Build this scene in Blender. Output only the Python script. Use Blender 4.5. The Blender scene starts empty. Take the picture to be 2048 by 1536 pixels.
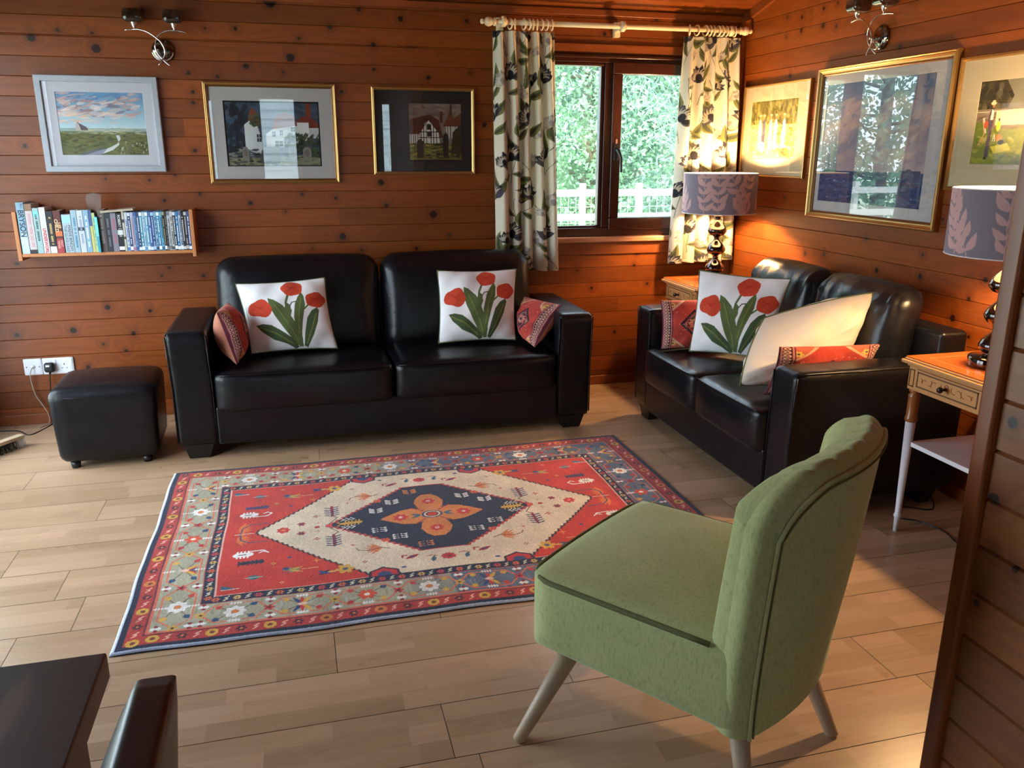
import bpy, math, random
import numpy as np
from mathutils import Vector, Matrix, Euler
random.seed(7); rng = np.random.default_rng(7)
C = bpy.context.scene.collection
sc = bpy.context.scene
PI = math.pi

# ------------------------------------------------------------------ camera
cam_d = bpy.data.cameras.new('camera'); cam = bpy.data.objects.new('camera', cam_d); C.objects.link(cam)
cam_d.sensor_fit = 'HORIZONTAL'; cam_d.sensor_width = 36.0
cam_d.lens = 36.0 * 1636.3 / 2048.0
cam_d.clip_start = 0.02
yaw, pitch, roll = math.radians(-14.681), math.radians(15.824), math.radians(0.14)
cam.matrix_world = Matrix.Translation((0, 0, 1.38)) @ Matrix.Rotation(yaw, 4, 'Z') @ Matrix.Rotation(PI/2 - pitch, 4, 'X') @ Matrix.Rotation(roll, 4, 'Z')
sc.camera = cam

# ------------------------------------------------------------------ exposure, sky, sun
vs = sc.view_settings
sc.display_settings.display_device = 'sRGB'
vs.view_transform = 'Standard'; vs.look = 'None'; vs.gamma = 1.0; vs.use_curve_mapping = False
vs.exposure = -0.18
SKY = 18.0; SUN = 9.0; LAMP_W = 2000.0
w = bpy.data.worlds.new('sky'); sc.world = w; w.use_nodes = True
wn = w.node_tree; bg = wn.nodes['Background']
sky = wn.nodes.new('ShaderNodeTexSky'); sky.sky_type = 'HOSEK_WILKIE'; sky.turbidity = 5.0
sky.sun_direction = (-0.7, -0.25, 0.65)
mixw = wn.nodes.new('ShaderNodeMix'); mixw.data_type = 'RGBA'; mixw.inputs['Factor'].default_value = 0.55
wn.links.new(sky.outputs[0], mixw.inputs['A']); mixw.inputs['B'].default_value = (0.70, 0.86, 1.0, 1)
wn.links.new(mixw.outputs['Result'], bg.inputs['Color']); bg.inputs['Strength'].default_value = SKY
sl = bpy.data.lights.new('sun', 'SUN'); sl.energy = SUN; sl.angle = math.radians(3); sl.color = (1, 0.96, 0.9)
so = bpy.data.objects.new('sun', sl); C.objects.link(so); so.rotation_euler = Vector((0.05, -0.55, 0.85)).to_track_quat('Z', 'Y').to_euler()

def portal(name, loc, rot, sx, sy):
    l = bpy.data.lights.new(name, 'AREA'); l.shape = 'RECTANGLE'; l.size = sx; l.size_y = sy; l.cycles.is_portal = True
    o = bpy.data.objects.new(name, l); C.objects.link(o); o.location = loc; o.rotation_euler = rot
portal('daylight_door', (-1.72, 3.2, 1.05), (0, -PI/2, 0), 2.1, 2.4)
portal('daylight_window', (1.78, 4.66, 1.4), (-PI/2, 0, 0), 1.1, 1.0)
portal('daylight_terrace', (-0.125, -2.62, 1.1), (PI/2, 0, 0), 0.6, 2.1)

# ------------------------------------------------------------------ helpers
def lin(c):
    c = np.asarray(c, float) / 255.0
    return np.where(c <= 0.04045, c / 12.92, ((c + 0.055) / 1.055) ** 2.4)
def L4(c): return tuple(lin(c)) + (1.0,)

class G:
    def __init__(s, name):
        s.m = bpy.data.materials.new(name); s.m.use_nodes = True; s.t = s.m.node_tree
        s.b = s.t.nodes['Principled BSDF']; s.out = s.t.nodes['Material Output']
    def n(s, typ, ins=None, out=0, **kw):
        nd = s.t.nodes.new('ShaderNode' + typ)
        for k, v in kw.items(): setattr(nd, k, v)
        for k, v in (ins or {}).items(): s.set(nd.inputs[k], v)
        return nd.outputs[out]
    def set(s, sock, v):
        if isinstance(v, bpy.types.NodeSocket): s.t.links.new(v, sock)
        else: sock.default_value = v
    def m2(s, op, a, b=0.0, c=0.0, clamp=False):
        nd = s.t.nodes.new('ShaderNodeMath'); nd.operation = op; nd.use_clamp = clamp
        s.set(nd.inputs[0], a); s.set(nd.inputs[1], b); s.set(nd.inputs[2], c); return nd.outputs[0]
    def mix(s, f, a, b, blend='MIX'):
        nd = s.t.nodes.new('ShaderNodeMix'); nd.data_type = 'RGBA'; nd.blend_type = blend
        s.set(nd.inputs['Factor'], f); s.set(nd.inputs[6], a); s.set(nd.inputs[7], b); return nd.outputs[2]
    def ramp(s, f, lo, hi, a=0.0, b=1.0, smooth=True):
        nd = s.t.nodes.new('ShaderNodeMapRange'); nd.interpolation_type = 'SMOOTHSTEP' if smooth else 'LINEAR'
        s.set(nd.inputs[0], f); s.set(nd.inputs[1], lo); s.set(nd.inputs[2], hi); s.set(nd.inputs[3], a); s.set(nd.inputs[4], b); return nd.outputs[0]
    def comb(s, x, y, z=0.0): return s.n('CombineXYZ', {0: x, 1: y, 2: z})
    def noise(s, vec, scale=1.0, detail=3.0, rough=0.5, dist=0.0):
        return s.n('TexNoise', {'Vector': vec, 'Scale': scale, 'Detail': detail, 'Roughness': rough, 'Distortion': dist}, out=0)
    def obj(s): return s.n('TexCoord', out=3)
    def bump(s, h, strength=0.3, dist=0.002):
        s.set(s.b.inputs['Normal'], s.n('Bump', {'Height': h, 'Strength': strength, 'Distance': dist}))
    def P(s, **kw):
        for k, v in kw.items(): s.set(s.b.inputs[k.replace('_', ' ')], v)

MATS = {}
def simple(name, rgb, rough=0.5, metal=0.0, spec=0.5, bumpscale=None, bstr=0.2, var=0.12, coat=0.0, bd=0.001, stretch=None):
    if name in MATS: return MATS[name]
    g = G(name); v = g.obj()
    if stretch: v = g.n('Mapping', {0: v, 3: stretch})
    nz = g.noise(v, bumpscale or 30.0, 4.0)
    c = lin(rgb)
    col = g.mix(nz, tuple(c * (1 - var)) + (1,), tuple(np.minimum(c * (1 + var), 1)) + (1,))
    g.P(Base_Color=col, Roughness=rough, Metallic=metal, Specular_IOR_Level=spec, Coat_Weight=coat)
    if bumpscale: g.bump(nz, bstr, bd)
    MATS[name] = g.m; return g.m

def mesh_obj(name, verts, faces, m=None, parent=None, smooth=True, loc=None):
    me = bpy.data.meshes.new(name); me.from_pydata([tuple(map(float, v)) for v in verts], [], faces); me.update()
    if smooth: me.polygons.foreach_set('use_smooth', [True] * len(me.polygons))
    if m: me.materials.append(m)
    o = bpy.data.objects.new(name, me); C.objects.link(o)
    if parent: o.parent = parent
    if loc: o.location = loc
    return o

class MB:
    def __init__(s): s.v = []; s.f = []; s.sm = []
    def add(s, V, F, smooth=False):
        b = len(s.v); s.v += [tuple(map(float, p)) for p in V]; s.f += [tuple(i + b for i in f) for f in F]; s.sm += [smooth] * len(F); return s
    def box(s, x0, x1, y0, y1, z0, z1):
        V = [(x, y, z) for x in (x0, x1) for y in (y0, y1) for z in (z0, z1)]
        return s.add(V, [(0, 1, 3, 2), (4, 6, 7, 5), (0, 4, 5, 1), (2, 3, 7, 6), (0, 2, 6, 4), (1, 5, 7, 3)])
    def frustum(s, b, t):   # two rectangles (x0,x1,y0,y1,z)
        V = []
        for (x0, x1, y0, y1, z) in (b, t): V += [(x0, y0, z), (x1, y0, z), (x1, y1, z), (x0, y1, z)]
        return s.add(V, [(3, 2, 1, 0), (4, 5, 6, 7), (0, 1, 5, 4), (1, 2, 6, 5), (2, 3, 7, 6), (3, 0, 4, 7)])
    def tube(s, pts, r, n=10, closed=False, cap=True):
        pts = [Vector(p) for p in pts]; k = len(pts)
        rr = r if hasattr(r, '__len__') else [r] * k
        V = []; up = None
        for i, p in enumerate(pts):
            if closed: t = pts[(i + 1) % k] - pts[i - 1]
            else: t = pts[min(i + 1, k - 1)] - pts[max(i - 1, 0)]
            t.normalize()
            if up is None:
                up = Vector((0, 0, 1)) if abs(t.z) < 0.9 else Vector((1, 0, 0))
            up = (up - t * up.dot(t)).normalized(); sd = t.cross(up)
            for j in range(n):
                a = 2 * PI * j / n; V.append(p + (up * math.cos(a) + sd * math.sin(a)) * rr[i])
        F = []
        for i in range(k if closed else k - 1):
            for j in range(n):
                a = i * n + j; b = i * n + (j + 1) % n; c = ((i + 1) % k) * n + (j + 1) % n; d = ((i + 1) % k) * n + j
                F.append((a, b, c, d))
        if cap and not closed:
            F.append(tuple(range(n))[::-1]); F.append(tuple((k - 1) * n + j for j in range(n)))
        return s.add(V, F, True)
    def lathe(s, prof, n=32, c=(0, 0, 0), axis='Z'):
        V = []
        for r, z in prof:
            for j in range(n):
                a = 2 * PI * j / n; x, y = r * math.cos(a), r * math.sin(a)
                if axis == 'Z': p = (x, y, z)
                elif axis == 'X': p = (z, x, y)
                else: p = (y, z, x)
                V.append((p[0] + c[0], p[1] + c[1], p[2] + c[2]))
        F = []
        for i in range(len(prof) - 1):
            for j in range(n):
                F.append((i * n + j, i * n + (j + 1) % n, (i + 1) * n + (j + 1) % n, (i + 1) * n + j))
        if prof[0][0] > 1e-6: F.append(tuple(range(n))[::-1])
        if prof[-1][0] > 1e-6: F.append(tuple((len(prof) - 1) * n + j for j in range(n)))
        return s.add(V, F, True)
    def obj(s, name, m=None, parent=None, bevel=0.0, seg=2, angle=40):
        me = bpy.data.meshes.new(name); me.from_pydata(s.v, [], s.f); me.update()
        me.polygons.foreach_set('use_smooth', s.sm)
        if m: me.materials.append(m)
        o = bpy.data.objects.new(name, me); C.objects.link(o)
        if parent: o.parent = parent
        if bevel:
            b = o.modifiers.new('bevel', 'BEVEL'); b.width = bevel; b.segments = seg; b.limit_method = 'ANGLE'; b.angle_limit = math.radians(angle)
            me.polygons.foreach_set('use_smooth', [True] * len(me.polygons))
            wn_ = o.modifiers.new('weighted', 'WEIGHTED_NORMAL'); wn_.keep_sharp = True
        return o

def rbox(size, r, n=12, deform=None, c=(0, 0, 0)):
    """box with rounded edges as a welded cube-sphere grid; returns MB"""
    hx, hy, hz = size[0] / 2, size[1] / 2, size[2] / 2
    r = min(r, hx, hy, hz); idx = {}; V = []; F = []
    def par(k):   # cluster samples toward the edges
        t = k / n * 2 - 1; return math.copysign(abs(t) ** 0.75, t) if t else 0.0
    def vert(x, y, z):
        key = (round(x, 5), round(y, 5), round(z, 5))
        if key in idx: return idx[key]
        p = Vector((x * hx, y * hy, z * hz))
        q = Vector((max(-hx + r, min(hx - r, p.x)), max(-hy + r, min(hy - r, p.y)), max(-hz + r, min(hz - r, p.z))))
        d = p - q
        if d.length > 1e-9: p = q + d.normalized() * r
        if deform: p = Vector(deform(p, x, y, z))
        idx[key] = len(V); V.append((p.x + c[0], p.y + c[1], p.z + c[2])); return idx[key]
    g = [par(k) for k in range(n + 1)]
    for ax in range(3):
        for sgn in (-1, 1):
            for i in range(n):
                for j in range(n):
                    q = []
                    for a, b in ((g[i], g[j]), (g[i + 1], g[j]), (g[i + 1], g[j + 1]), (g[i], g[j + 1])):
                        p = [0, 0, 0]; p[ax] = sgn; p[(ax + 1) % 3] = a; p[(ax + 2) % 3] = b; q.append(vert(*p))
                    F.append(tuple(q) if sgn > 0 else tuple(q[::-1]))
    mb = MB(); mb.add(V, F, True); return mb

def grid_mesh(name, Ps, cols, m, parent=None):
    """Ps: list of (ny,nx,3) sheets, cols: list of (ny,nx,3) linear colours or None"""
    Vs = []; Fs = []; Cs = []; b = 0
    for P, c in zip(Ps, cols):
        ny, nx = P.shape[:2]
        i = np.arange(ny * nx).reshape(ny, nx) + b
        Fs.append(np.stack([i[:-1, :-1], i[:-1, 1:], i[1:, 1:], i[1:, :-1]], -1).reshape(-1, 4))
        Vs.append(P.reshape(-1, 3)); b += ny * nx
        if c is not None: Cs.append(c.reshape(-1, 3))
    V = np.concatenate(Vs); F = np.concatenate(Fs)
    me = bpy.data.meshes.new(name); me.vertices.add(len(V)); me.vertices.foreach_set('co', V.ravel().astype(np.float32))
    me.loops.add(F.size); me.polygons.add(len(F))
    me.loops.foreach_set('vertex_index', F.ravel().astype(np.int32))
    me.polygons.foreach_set('loop_start', np.arange(0, F.size, 4, dtype=np.int32))
    me.polygons.foreach_set('use_smooth', np.ones(len(F), bool))
    me.update(calc_edges=True)
    if Cs:
        a = me.color_attributes.new('Col', 'FLOAT_COLOR', 'POINT'); cc = np.concatenate(Cs)
        a.data.foreach_set('color', np.concatenate([cc, np.ones((len(cc), 1))], 1).ravel().astype(np.float32))
    if m: me.materials.append(m)
    o = bpy.data.objects.new(name, me); C.objects.link(o)
    if parent: o.parent = parent
    return o

def tag(o, label=None, cat=None, group=None, kind=None):
    if label: o['label'] = label
    if cat: o['category'] = cat
    if group: o['group'] = group
    if kind: o['kind'] = kind
    return o
def thing(name, label, cat, loc=(0, 0, 0), rz=0.0, group=None):
    o = bpy.data.objects.new(name, None); C.objects.link(o); o.location = loc; o.rotation_euler = (0, 0, rz); o.empty_display_size = 0.1
    return tag(o, label, cat, group)
def struct(o): o['kind'] = 'structure'; return o
def copy_tree(o, parent=None):
    c = o.copy(); C.objects.link(c)
    if parent: c.parent = parent
    for ch in list(o.children): copy_tree(ch, c)
    return c

# ------------------------------------------------------------------ 2-D painter for woven, printed and painted patterns
class Canvas:
    def __init__(s, W, H, res, bg):
        s.W, s.H = W, H; s.nx = int(W * res) + 1; s.ny = int(H * res) + 1
        s.X, s.Y = np.meshgrid(np.linspace(0, W, s.nx), np.linspace(0, H, s.ny))
        s.a = np.zeros((s.ny, s.nx, 3)); s.a[:] = bg; s.a = s.a.astype(float)
    def _win(s, x0, x1, y0, y1):
        i0 = max(0, int((y0 / s.H) * (s.ny - 1)) - 1); i1 = min(s.ny, int((y1 / s.H) * (s.ny - 1)) + 3)
        j0 = max(0, int((x0 / s.W) * (s.nx - 1)) - 1); j1 = min(s.nx, int((x1 / s.W) * (s.nx - 1)) + 3)
        if i0 >= i1 or j0 >= j1: return None
        return slice(i0, i1), slice(j0, j1)
    def put(s, w, m, c, al=1.0):
        sub = s.a[w]; m = np.clip(m, 0, 1)[..., None] * al; s.a[w] = sub * (1 - m) + np.asarray(c, float) * m
    def poly(s, pts, c, al=1.0):
        p = np.asarray(pts, float); w = s._win(p[:, 0].min(), p[:, 0].max(), p[:, 1].min(), p[:, 1].max())
        if w is None: return s
        x, y = s.X[w], s.Y[w]; ins = np.zeros(x.shape, bool); n = len(p)
        for i in range(n):
            x1, y1 = p[i]; x2, y2 = p[(i + 1) % n]
            if y1 == y2: continue
            ins ^= ((y1 > y) != (y2 > y)) & (x < (x2 - x1) * (y - y1) / (y2 - y1) + x1)
        s.put(w, ins.astype(float), c, al); return s
    def rect(s, x0, y0, x1, y1, c, al=1.0): return s.poly([(x0, y0), (x1, y0), (x1, y1), (x0, y1)], c, al)
    def ell(s, cx, cy, rx, ry, c, ang=0.0, al=1.0, soft=0.0):
        R = max(rx, ry) * (1 + soft); w = s._win(cx - R, cx + R, cy - R, cy + R)
        if w is None: return s
        x, y = s.X[w] - cx, s.Y[w] - cy; ca, sa = math.cos(ang), math.sin(ang)
        d = np.hypot((x * ca + y * sa) / rx, (-x * sa + y * ca) / ry)
        s.put(w, (d <= 1).astype(float) if not soft else np.clip((1 + soft - d) / (2 * soft), 0, 1), c, al); return s
    def line(s, pts, wd, c, al=1.0):
        for (x1, y1), (x2, y2) in zip(pts[:-1], pts[1:]):
            h = wd / 2; w = s._win(min(x1, x2) - h, max(x1, x2) + h, min(y1, y2) - h, max(y1, y2) + h)
            if w is None: continue
            x, y = s.X[w], s.Y[w]; dx, dy = x2 - x1, y2 - y1; L = dx * dx + dy * dy + 1e-12
            t = np.clip(((x - x1) * dx + (y - y1) * dy) / L, 0, 1)
            s.put(w, (np.hypot(x - x1 - t * dx, y - y1 - t * dy) <= h).astype(float), c, al)
        return s
    def leaf(s, x0, y0, x1, y1, wd, c, bend=0.0, al=1.0, n=9):
        dx, dy = x1 - x0, y1 - y0; A = []; B = []
        for i in range(n + 1):
            t = i / n; o = bend * math.sin(PI * t); h = wd / 2 * math.sin(PI * min(1, t ** 0.8)) 
            cx, cy = x0 + dx * t - dy * o, y0 + dy * t + dx * o; L = math.hypot(dx, dy) + 1e-9
            A.append((cx - dy / L * h, cy + dx / L * h)); B.append((cx + dy / L * h, cy - dx / L * h))
        return s.poly(A + B[::-1], c, al)
    def flower(s, x, y, r, c1, c2, n=6, a0=0.0):
        for k in range(n):
            a = a0 + 2 * PI * k / n; s.ell(x + r * .6 * math.cos(a), y + r * .6 * math.sin(a), r * .42, r * .3, c1, a)
        return s.ell(x, y, r * .3, r * .3, c2)
    def mottle(s, amt, fx=1, fy=1, seed=0):
        r = np.random.default_rng(seed); t = np.zeros((s.ny, s.nx))
        for k in range(4):
            a, b = max(2, int(s.ny * fy / (6 * 2 ** (3 - k)))), max(2, int(s.nx * fx / (6 * 2 ** (3 - k))))
            g = r.standard_normal((a, b)); yi = np.linspace(0, a - 1.001, s.ny); xi = np.linspace(0, b - 1.001, s.nx)
            y0 = yi.astype(int); x0 = xi.astype(int); fy_ = (yi - y0)[:, None]; fx_ = (xi - x0)[None]
            y1 = np.minimum(y0 + 1, a - 1); x1 = np.minimum(x0 + 1, b - 1)
            t += (g[y0][:, x0] * (1 - fy_) * (1 - fx_) + g[y1][:, x0] * fy_ * (1 - fx_) + g[y0][:, x1] * (1 - fy_) * fx_ + g[y1][:, x1] * fy_ * fx_) * 0.5 ** k
        s.a = np.clip(s.a * (1 + amt * t[..., None]), 0, 255); return s
    def lin(s): return lin(s.a)

def attr_mat(name, rough=0.8, spec=0.3, bscale=None, bstr=0.3, bd=0.0008, sheen=0.0, stretch=(1, 1, 1), trans=0.0):
    g = G(name); col = g.n('Attribute', attribute_name='Col')
    v = g.n('Mapping', {0: g.obj(), 3: stretch})
    g.P(Roughness=rough, Specular_IOR_Level=spec, Sheen_Weight=sheen, Base_Color=col)
    if bscale: g.bump(g.noise(v, bscale, 3.0), bstr, bd)
    if trans:
        tr = g.n('BsdfTranslucent', {'Color': col})
        g.t.links.new(g.n('MixShader', {0: trans, 1: g.b.outputs[0], 2: tr}), g.out.inputs[0])
    return g.m

# ------------------------------------------------------------------ wood
def pine(name, knots=(), lo=(84, 36, 10), hi=(150, 76, 21), rough=0.36, vor=0.35, grain=1.0, ringf=150.0, ringw=0.16):
    g = G(name)
    uv = g.n('UVMap', uv_map='UVMap'); sx = g.t.nodes.new('ShaderNodeSeparateXYZ'); g.t.links.new(uv, sx.inputs[0])
    u, v = sx.outputs[0], sx.outputs[1]
    rnd = g.n('Attribute', out=2, attribute_name='rnd')
    r50 = g.m2('MULTIPLY', rnd, 53.0)
    blot = g.noise(g.comb(g.m2('MULTIPLY_ADD', u, 1.6, r50), g.m2('MULTIPLY', v, 7.0), r50), 1.0, 2.0)
    streak = g.noise(g.comb(g.m2('MULTIPLY_ADD', u, 3.0, r50), g.m2('MULTIPLY', v, 110.0), r50), 1.0, 4.0, 0.6)
    # distance field of the knots
    P3 = g.comb(u, v, 0.0); d = None
    for (kx, kz, kr) in knots:
        q = g.n('VectorMath', {0: P3, 1: (kx, kz, 0)}, out=1, operation='DISTANCE')
        q = g.m2('SUBTRACT', q, kr * 0.85); d = q if d is None else g.m2('MINIMUM', d, q)
    vo = g.t.nodes.new('ShaderNodeTexVoronoi'); vo.inputs['Scale'].default_value = 3.1
    g.t.links.new(g.comb(g.m2('ADD', u, r50), g.m2('MULTIPLY', v, 1.15), 0.0), vo.inputs['Vector'])
    sc_ = g.n('SeparateColor', {0: vo.outputs['Color']}, out=0)
    vd = g.m2('SUBTRACT', g.m2('DIVIDE', vo.outputs['Distance'], 3.1), g.ramp(sc_, 1.0 - vor, 1.0, -0.05, 0.013, False))
    d = vd if d is None else g.m2('MINIMUM', d, vd)
    wig = g.m2('MULTIPLY', g.m2('SUBTRACT', g.noise(g.comb(u, v, r50), 60.0, 2.0), 0.5), 0.006)
    dk = g.m2('ADD', d, wig)
    # growth rings bend round the knots
    bend = g.ramp(d, 0.0, 0.06, 1.0, 0.0)
    ph = g.m2('ADD', g.m2('ADD', g.m2('MULTIPLY', v, ringf), g.m2('MULTIPLY', blot, 34.0 * grain)), g.m2('MULTIPLY', bend, 9.0))
    ring = g.m2('POWER', g.m2('MULTIPLY_ADD', g.m2('SINE', ph), 0.5, 0.5), 2.0)
    t = g.m2('ADD', g.m2('MULTIPLY', streak, 0.42), g.m2('MULTIPLY', g.m2('SUBTRACT', 1.0, ring), ringw))
    t = g.m2('ADD', t, g.m2('MULTIPLY', blot, 0.42), clamp=True)
    col = g.mix(t, L4(lo), L4(hi))
    bright = g.m2('MULTIPLY_ADD', rnd, 0.42, 0.78)
    col = g.mix(1.0, col, g.comb(bright, bright, bright), 'MULTIPLY')
    col = g.mix(g.ramp(d, 0.0, 0.035, 0.45, 0.0), col, L4((84, 28, 10)))
    col = g.mix(g.ramp(dk, -0.002, 0.003, 0.93, 0.0), col, L4((24, 12, 8)))
    g.P(Base_Color=col, Roughness=g.m2('MULTIPLY_ADD', streak, 0.12, rough - 0.06), Specular_IOR_Level=0.45)
    g.bump(g.m2('ADD', streak, g.m2('MULTIPLY', ring, 0.4)), 0.15, 0.0006)
    return g.m

def boards(name, O, U, V, N, rects, pitch, off, m, seed=1, gap=0.0021, dep=0.0042, joint=(1.6, 3.2), thick=0.05):
    """tongue-and-groove boards: O origin, U along, V across, N towards the room"""
    r = random.Random(seed); O, U, V, N = map(Vector, (O, U, V, N)); verts = []; faces = []; uvs = []; rn = []
    def quad(u0, u1, v0, n0, v1, n1, rv):
        b = len(verts)
        for (a, c, n_) in ((u0, v0, n0), (u1, v0, n0), (u1, v1, n1), (u0, v1, n1)):
            verts.append(tuple(O + U * a + V * c + N * n_)); uvs.append((a, c))
        faces.append((b, b + 1, b + 2, b + 3)); rn.append(rv)
    umin = min(q[0] for q in rects); umax = max(q[1] for q in rects)
    k0 = math.floor((min(q[2] for q in rects) - off) / pitch) - 1; k1 = math.ceil((max(q[3] for q in rects) - off) / pitch) + 1
    for k in range(k0, k1):
        cuts = [umin - r.uniform(0, joint[0])]
        while cuts[-1] < umax: cuts.append(cuts[-1] + r.uniform(*joint))
        rv = [r.random() for _ in cuts]
        for (u0, u1, v0, v1) in rects:
            a, b = max(v0, off + k * pitch), min(v1, off + (k + 1) * pitch)
            if b - a < 1e-4: continue
            for i in range(len(cuts) - 1):
                s0, s1 = max(u0, cuts[i]), min(u1, cuts[i + 1])
                if s1 - s0 < 1e-4: continue
                g_ = min(gap, (b - a) / 3)
                quad(s0, s1, a, -dep, a + g_, 0, rv[i]); quad(s0, s1, a + g_, 0, b - g_, 0, rv[i]); quad(s0, s1, b - g_, 0, b, -dep, rv[i])
    for (u0, u1, v0, v1) in rects:     # solid backing
        b = len(verts)
        for n_ in (-dep - 0.001, -thick):
            for (a, c) in ((u0, v0), (u1, v0), (u1, v1), (u0, v1)): verts.append(tuple(O + U * a + V * c + N * n_)); uvs.append((a, c))
        for f in ((0, 1, 2, 3), (7, 6, 5, 4), (0, 4, 5, 1), (1, 5, 6, 2), (2, 6, 7, 3), (3, 7, 4, 0)):
            faces.append(tuple(b + i for i in f)); rn.append(0.3)
    me = bpy.data.meshes.new(name); me.from_pydata(verts, [], faces); me.update()
    ul = me.uv_layers.new(name='UVMap'); li = np.zeros(len(me.loops), np.int32); me.loops.foreach_get('vertex_index', li)
    ul.data.foreach_set('uv', np.array(uvs, np.float32)[li].ravel())
    at = me.attributes.new('rnd', 'FLOAT', 'FACE'); at.data.foreach_set('value', np.array(rn, np.float32))
    me.materials.append(m)
    o = bpy.data.objects.new(name, me); C.objects.link(o); return o

def uv_box_strip(name, boxes, m, axis, parent=None, bevel=0.003):
    """plain battens with wood UVs running along axis (0,1,2)"""
    mb = MB()
    for b in boxes: mb.box(*b)
    o = mb.obj(name, m, parent, bevel); me = o.data
    ul = me.uv_layers.new(name='UVMap'); other = (axis + 1) % 3; o2 = (axis + 2) % 3
    for l in me.loops:
        co = me.vertices[l.vertex_index].co; ul.data[l.index].uv = (co[axis], co[other] + co[o2] * 0.7 + 3.0)
    at = me.attributes.new('rnd', 'FLOAT', 'FACE'); at.data.foreach_set('value', np.full(len(me.polygons), 0.5, np.float32))
    return o
KB=[(-1.142,1.894,0.0202),(-0.867,1.854,0.0228),(-0.642,2.033,0.0127),(-0.46,1.754,0.0101),(-0.325,1.74,0.0101),(-0.184,1.793,0.0152),(-0.447,1.665,0.0101),(-0.452,1.615,0.0101),(-1.238,1.403,0.0101),(-0.465,1.384,0.0101),(-0.573,1.264,0.0076),(-0.696,1.24,0.0076),(-0.899,1.248,0.0063),(-0.22,1.966,0.0101),(-0.363,1.963,0.0076),(-1.024,1.931,0.0101),(-0.876,1.923,0.0076),(-0.047,2.099,0.0354),(0.388,2.078,0.0127),(0.6,2.042,0.0152),(0.951,2.045,0.0101),(0.24,1.988,0.0127),(0.456,1.914,0.0127),(0.083,1.931,0.0076),(0.035,1.839,0.0228),(0.454,1.793,0.0101),(0.739,1.76,0.0127),(0.281,1.679,0.0101),(0.964,1.786,0.0076),(1.042,1.523,0.0152),(0.466,1.22,0.0177),(-0.006,1.769,0.0076),(0.645,1.908,0.0051),(-0.462,1.169,0.0101),(-0.636,1.138,0.0089),(-0.217,1.12,0.0127),(-1.356,0.837,0.0101),(-0.648,0.794,0.0076),(-0.689,0.753,0.0076),(-0.485,0.749,0.0101),(-1.222,0.724,0.0076),(-0.969,0.599,0.0152),(-0.767,0.572,0.0101),(-1.145,0.487,0.0177),(-1.408,0.477,0.0127),(-0.861,0.456,0.0127),(-1.012,0.407,0.0076),(-0.908,0.366,0.0089),(-1.099,0.288,0.0127),(0.048,1.161,0.0101),(0.223,1.141,0.0101),(0.491,1.098,0.0127),(0.749,1.046,0.0228),(0.247,0.936,0.0202),(-0.043,1.074,0.0051),(0.837,0.931,0.0076),(0.649,0.861,0.0101),(0.348,0.861,0.0076),(0.084,0.876,0.0051),(1.972,0.799,0.0127),(1.959,0.725,0.0101),(1.692,0.599,0.0101),(2.049,0.613,0.0101),(1.85,0.322,0.0101),(1.598,0.707,0.0063),(2.175,0.546,0.0101),(1.725,2.009,0.0127),(2.031,2.095,0.0127),(1.539,2.103,0.0101)]
KR=[(4.148,2.065,0.0079),(4.015,2.048,0.0105),(3.832,2.061,0.0105),(3.723,2.069,0.0079),(4.008,1.983,0.0131),(4.142,1.969,0.0079),(3.826,1.983,0.0158),(3.717,1.966,0.0105),(4.076,1.77,0.0131),(3.25,1.821,0.0131),(3.486,1.906,0.0105),(3.788,0.872,0.0131),(3.627,0.888,0.0131),(3.223,0.859,0.0131),(2.946,0.871,0.0131),(2.949,0.964,0.0079),(3.322,0.993,0.0092),(4.019,1.144,0.0079),(2.598,0.907,0.0131),(2.666,0.821,0.0105),(2.733,0.729,0.0158),(2.637,0.672,0.0079),(2.862,1.118,0.0079)]
KP=[(1.054,0.943,0.0117),(1.064,0.799,0.0127),(0.999,0.698,0.0068),(1.043,0.703,0.0039),(1.063,0.595,0.0078)]

# ------------------------------------------------------------------ room shell
D, XR, XL, YF = 4.587, 2.58, -1.66, -2.6
PITCH, OFF = 0.0909, -0.0045
SL = 0.26
def ceil_z(y): return 2.137 + SL * (D - y) if y > 0.8 else 2.137 + SL * (D - 0.8) - SL * (0.8 - y)
pine_back = pine('pine_boards_back', KB, vor=0.02)
pine_right = pine('pine_boards_right', KR, vor=0.02)
pine_part = pine('pine_boards_partition', KP, lo=(104, 56, 26), hi=(166, 100, 52), vor=0.02)
pine_plain = pine('pine_boards', (), vor=0.35)
pine_trim = pine('pine_trim', (), lo=(98, 46, 18), hi=(160, 84, 36), vor=0.0)
WX0, WX1, WZ0, WZ1 = 1.20, 2.36, 0.905, 1.91
struct(boards('wall_back', (0, D, 0), (1, 0, 0), (0, 0, 1), (0, -1, 0),
    [(XL, XR, 0, WZ0), (XL, WX0, WZ0, WZ1), (WX1, XR, WZ0, WZ1), (XL, XR, WZ1, 2.2)], PITCH, OFF, pine_back, 11))
struct(boards('wall_right', (XR, 0, 0), (0, 1, 0), (0, 0, 1), (-1, 0, 0), [(YF, D, 0, 3.2)], PITCH, OFF, pine_right, 5))
LY0, LY1, LZ1 = 2.0, 4.42, 2.08
struct(boards('wall_left', (XL, 0, 0), (0, 1, 0), (0, 0, 1), (1, 0, 0),
    [(YF, LY0, 0, 3.2), (LY1, D, 0, 3.2), (LY0, LY1, LZ1, 3.2)], PITCH, OFF, pine_plain, 6))
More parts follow.
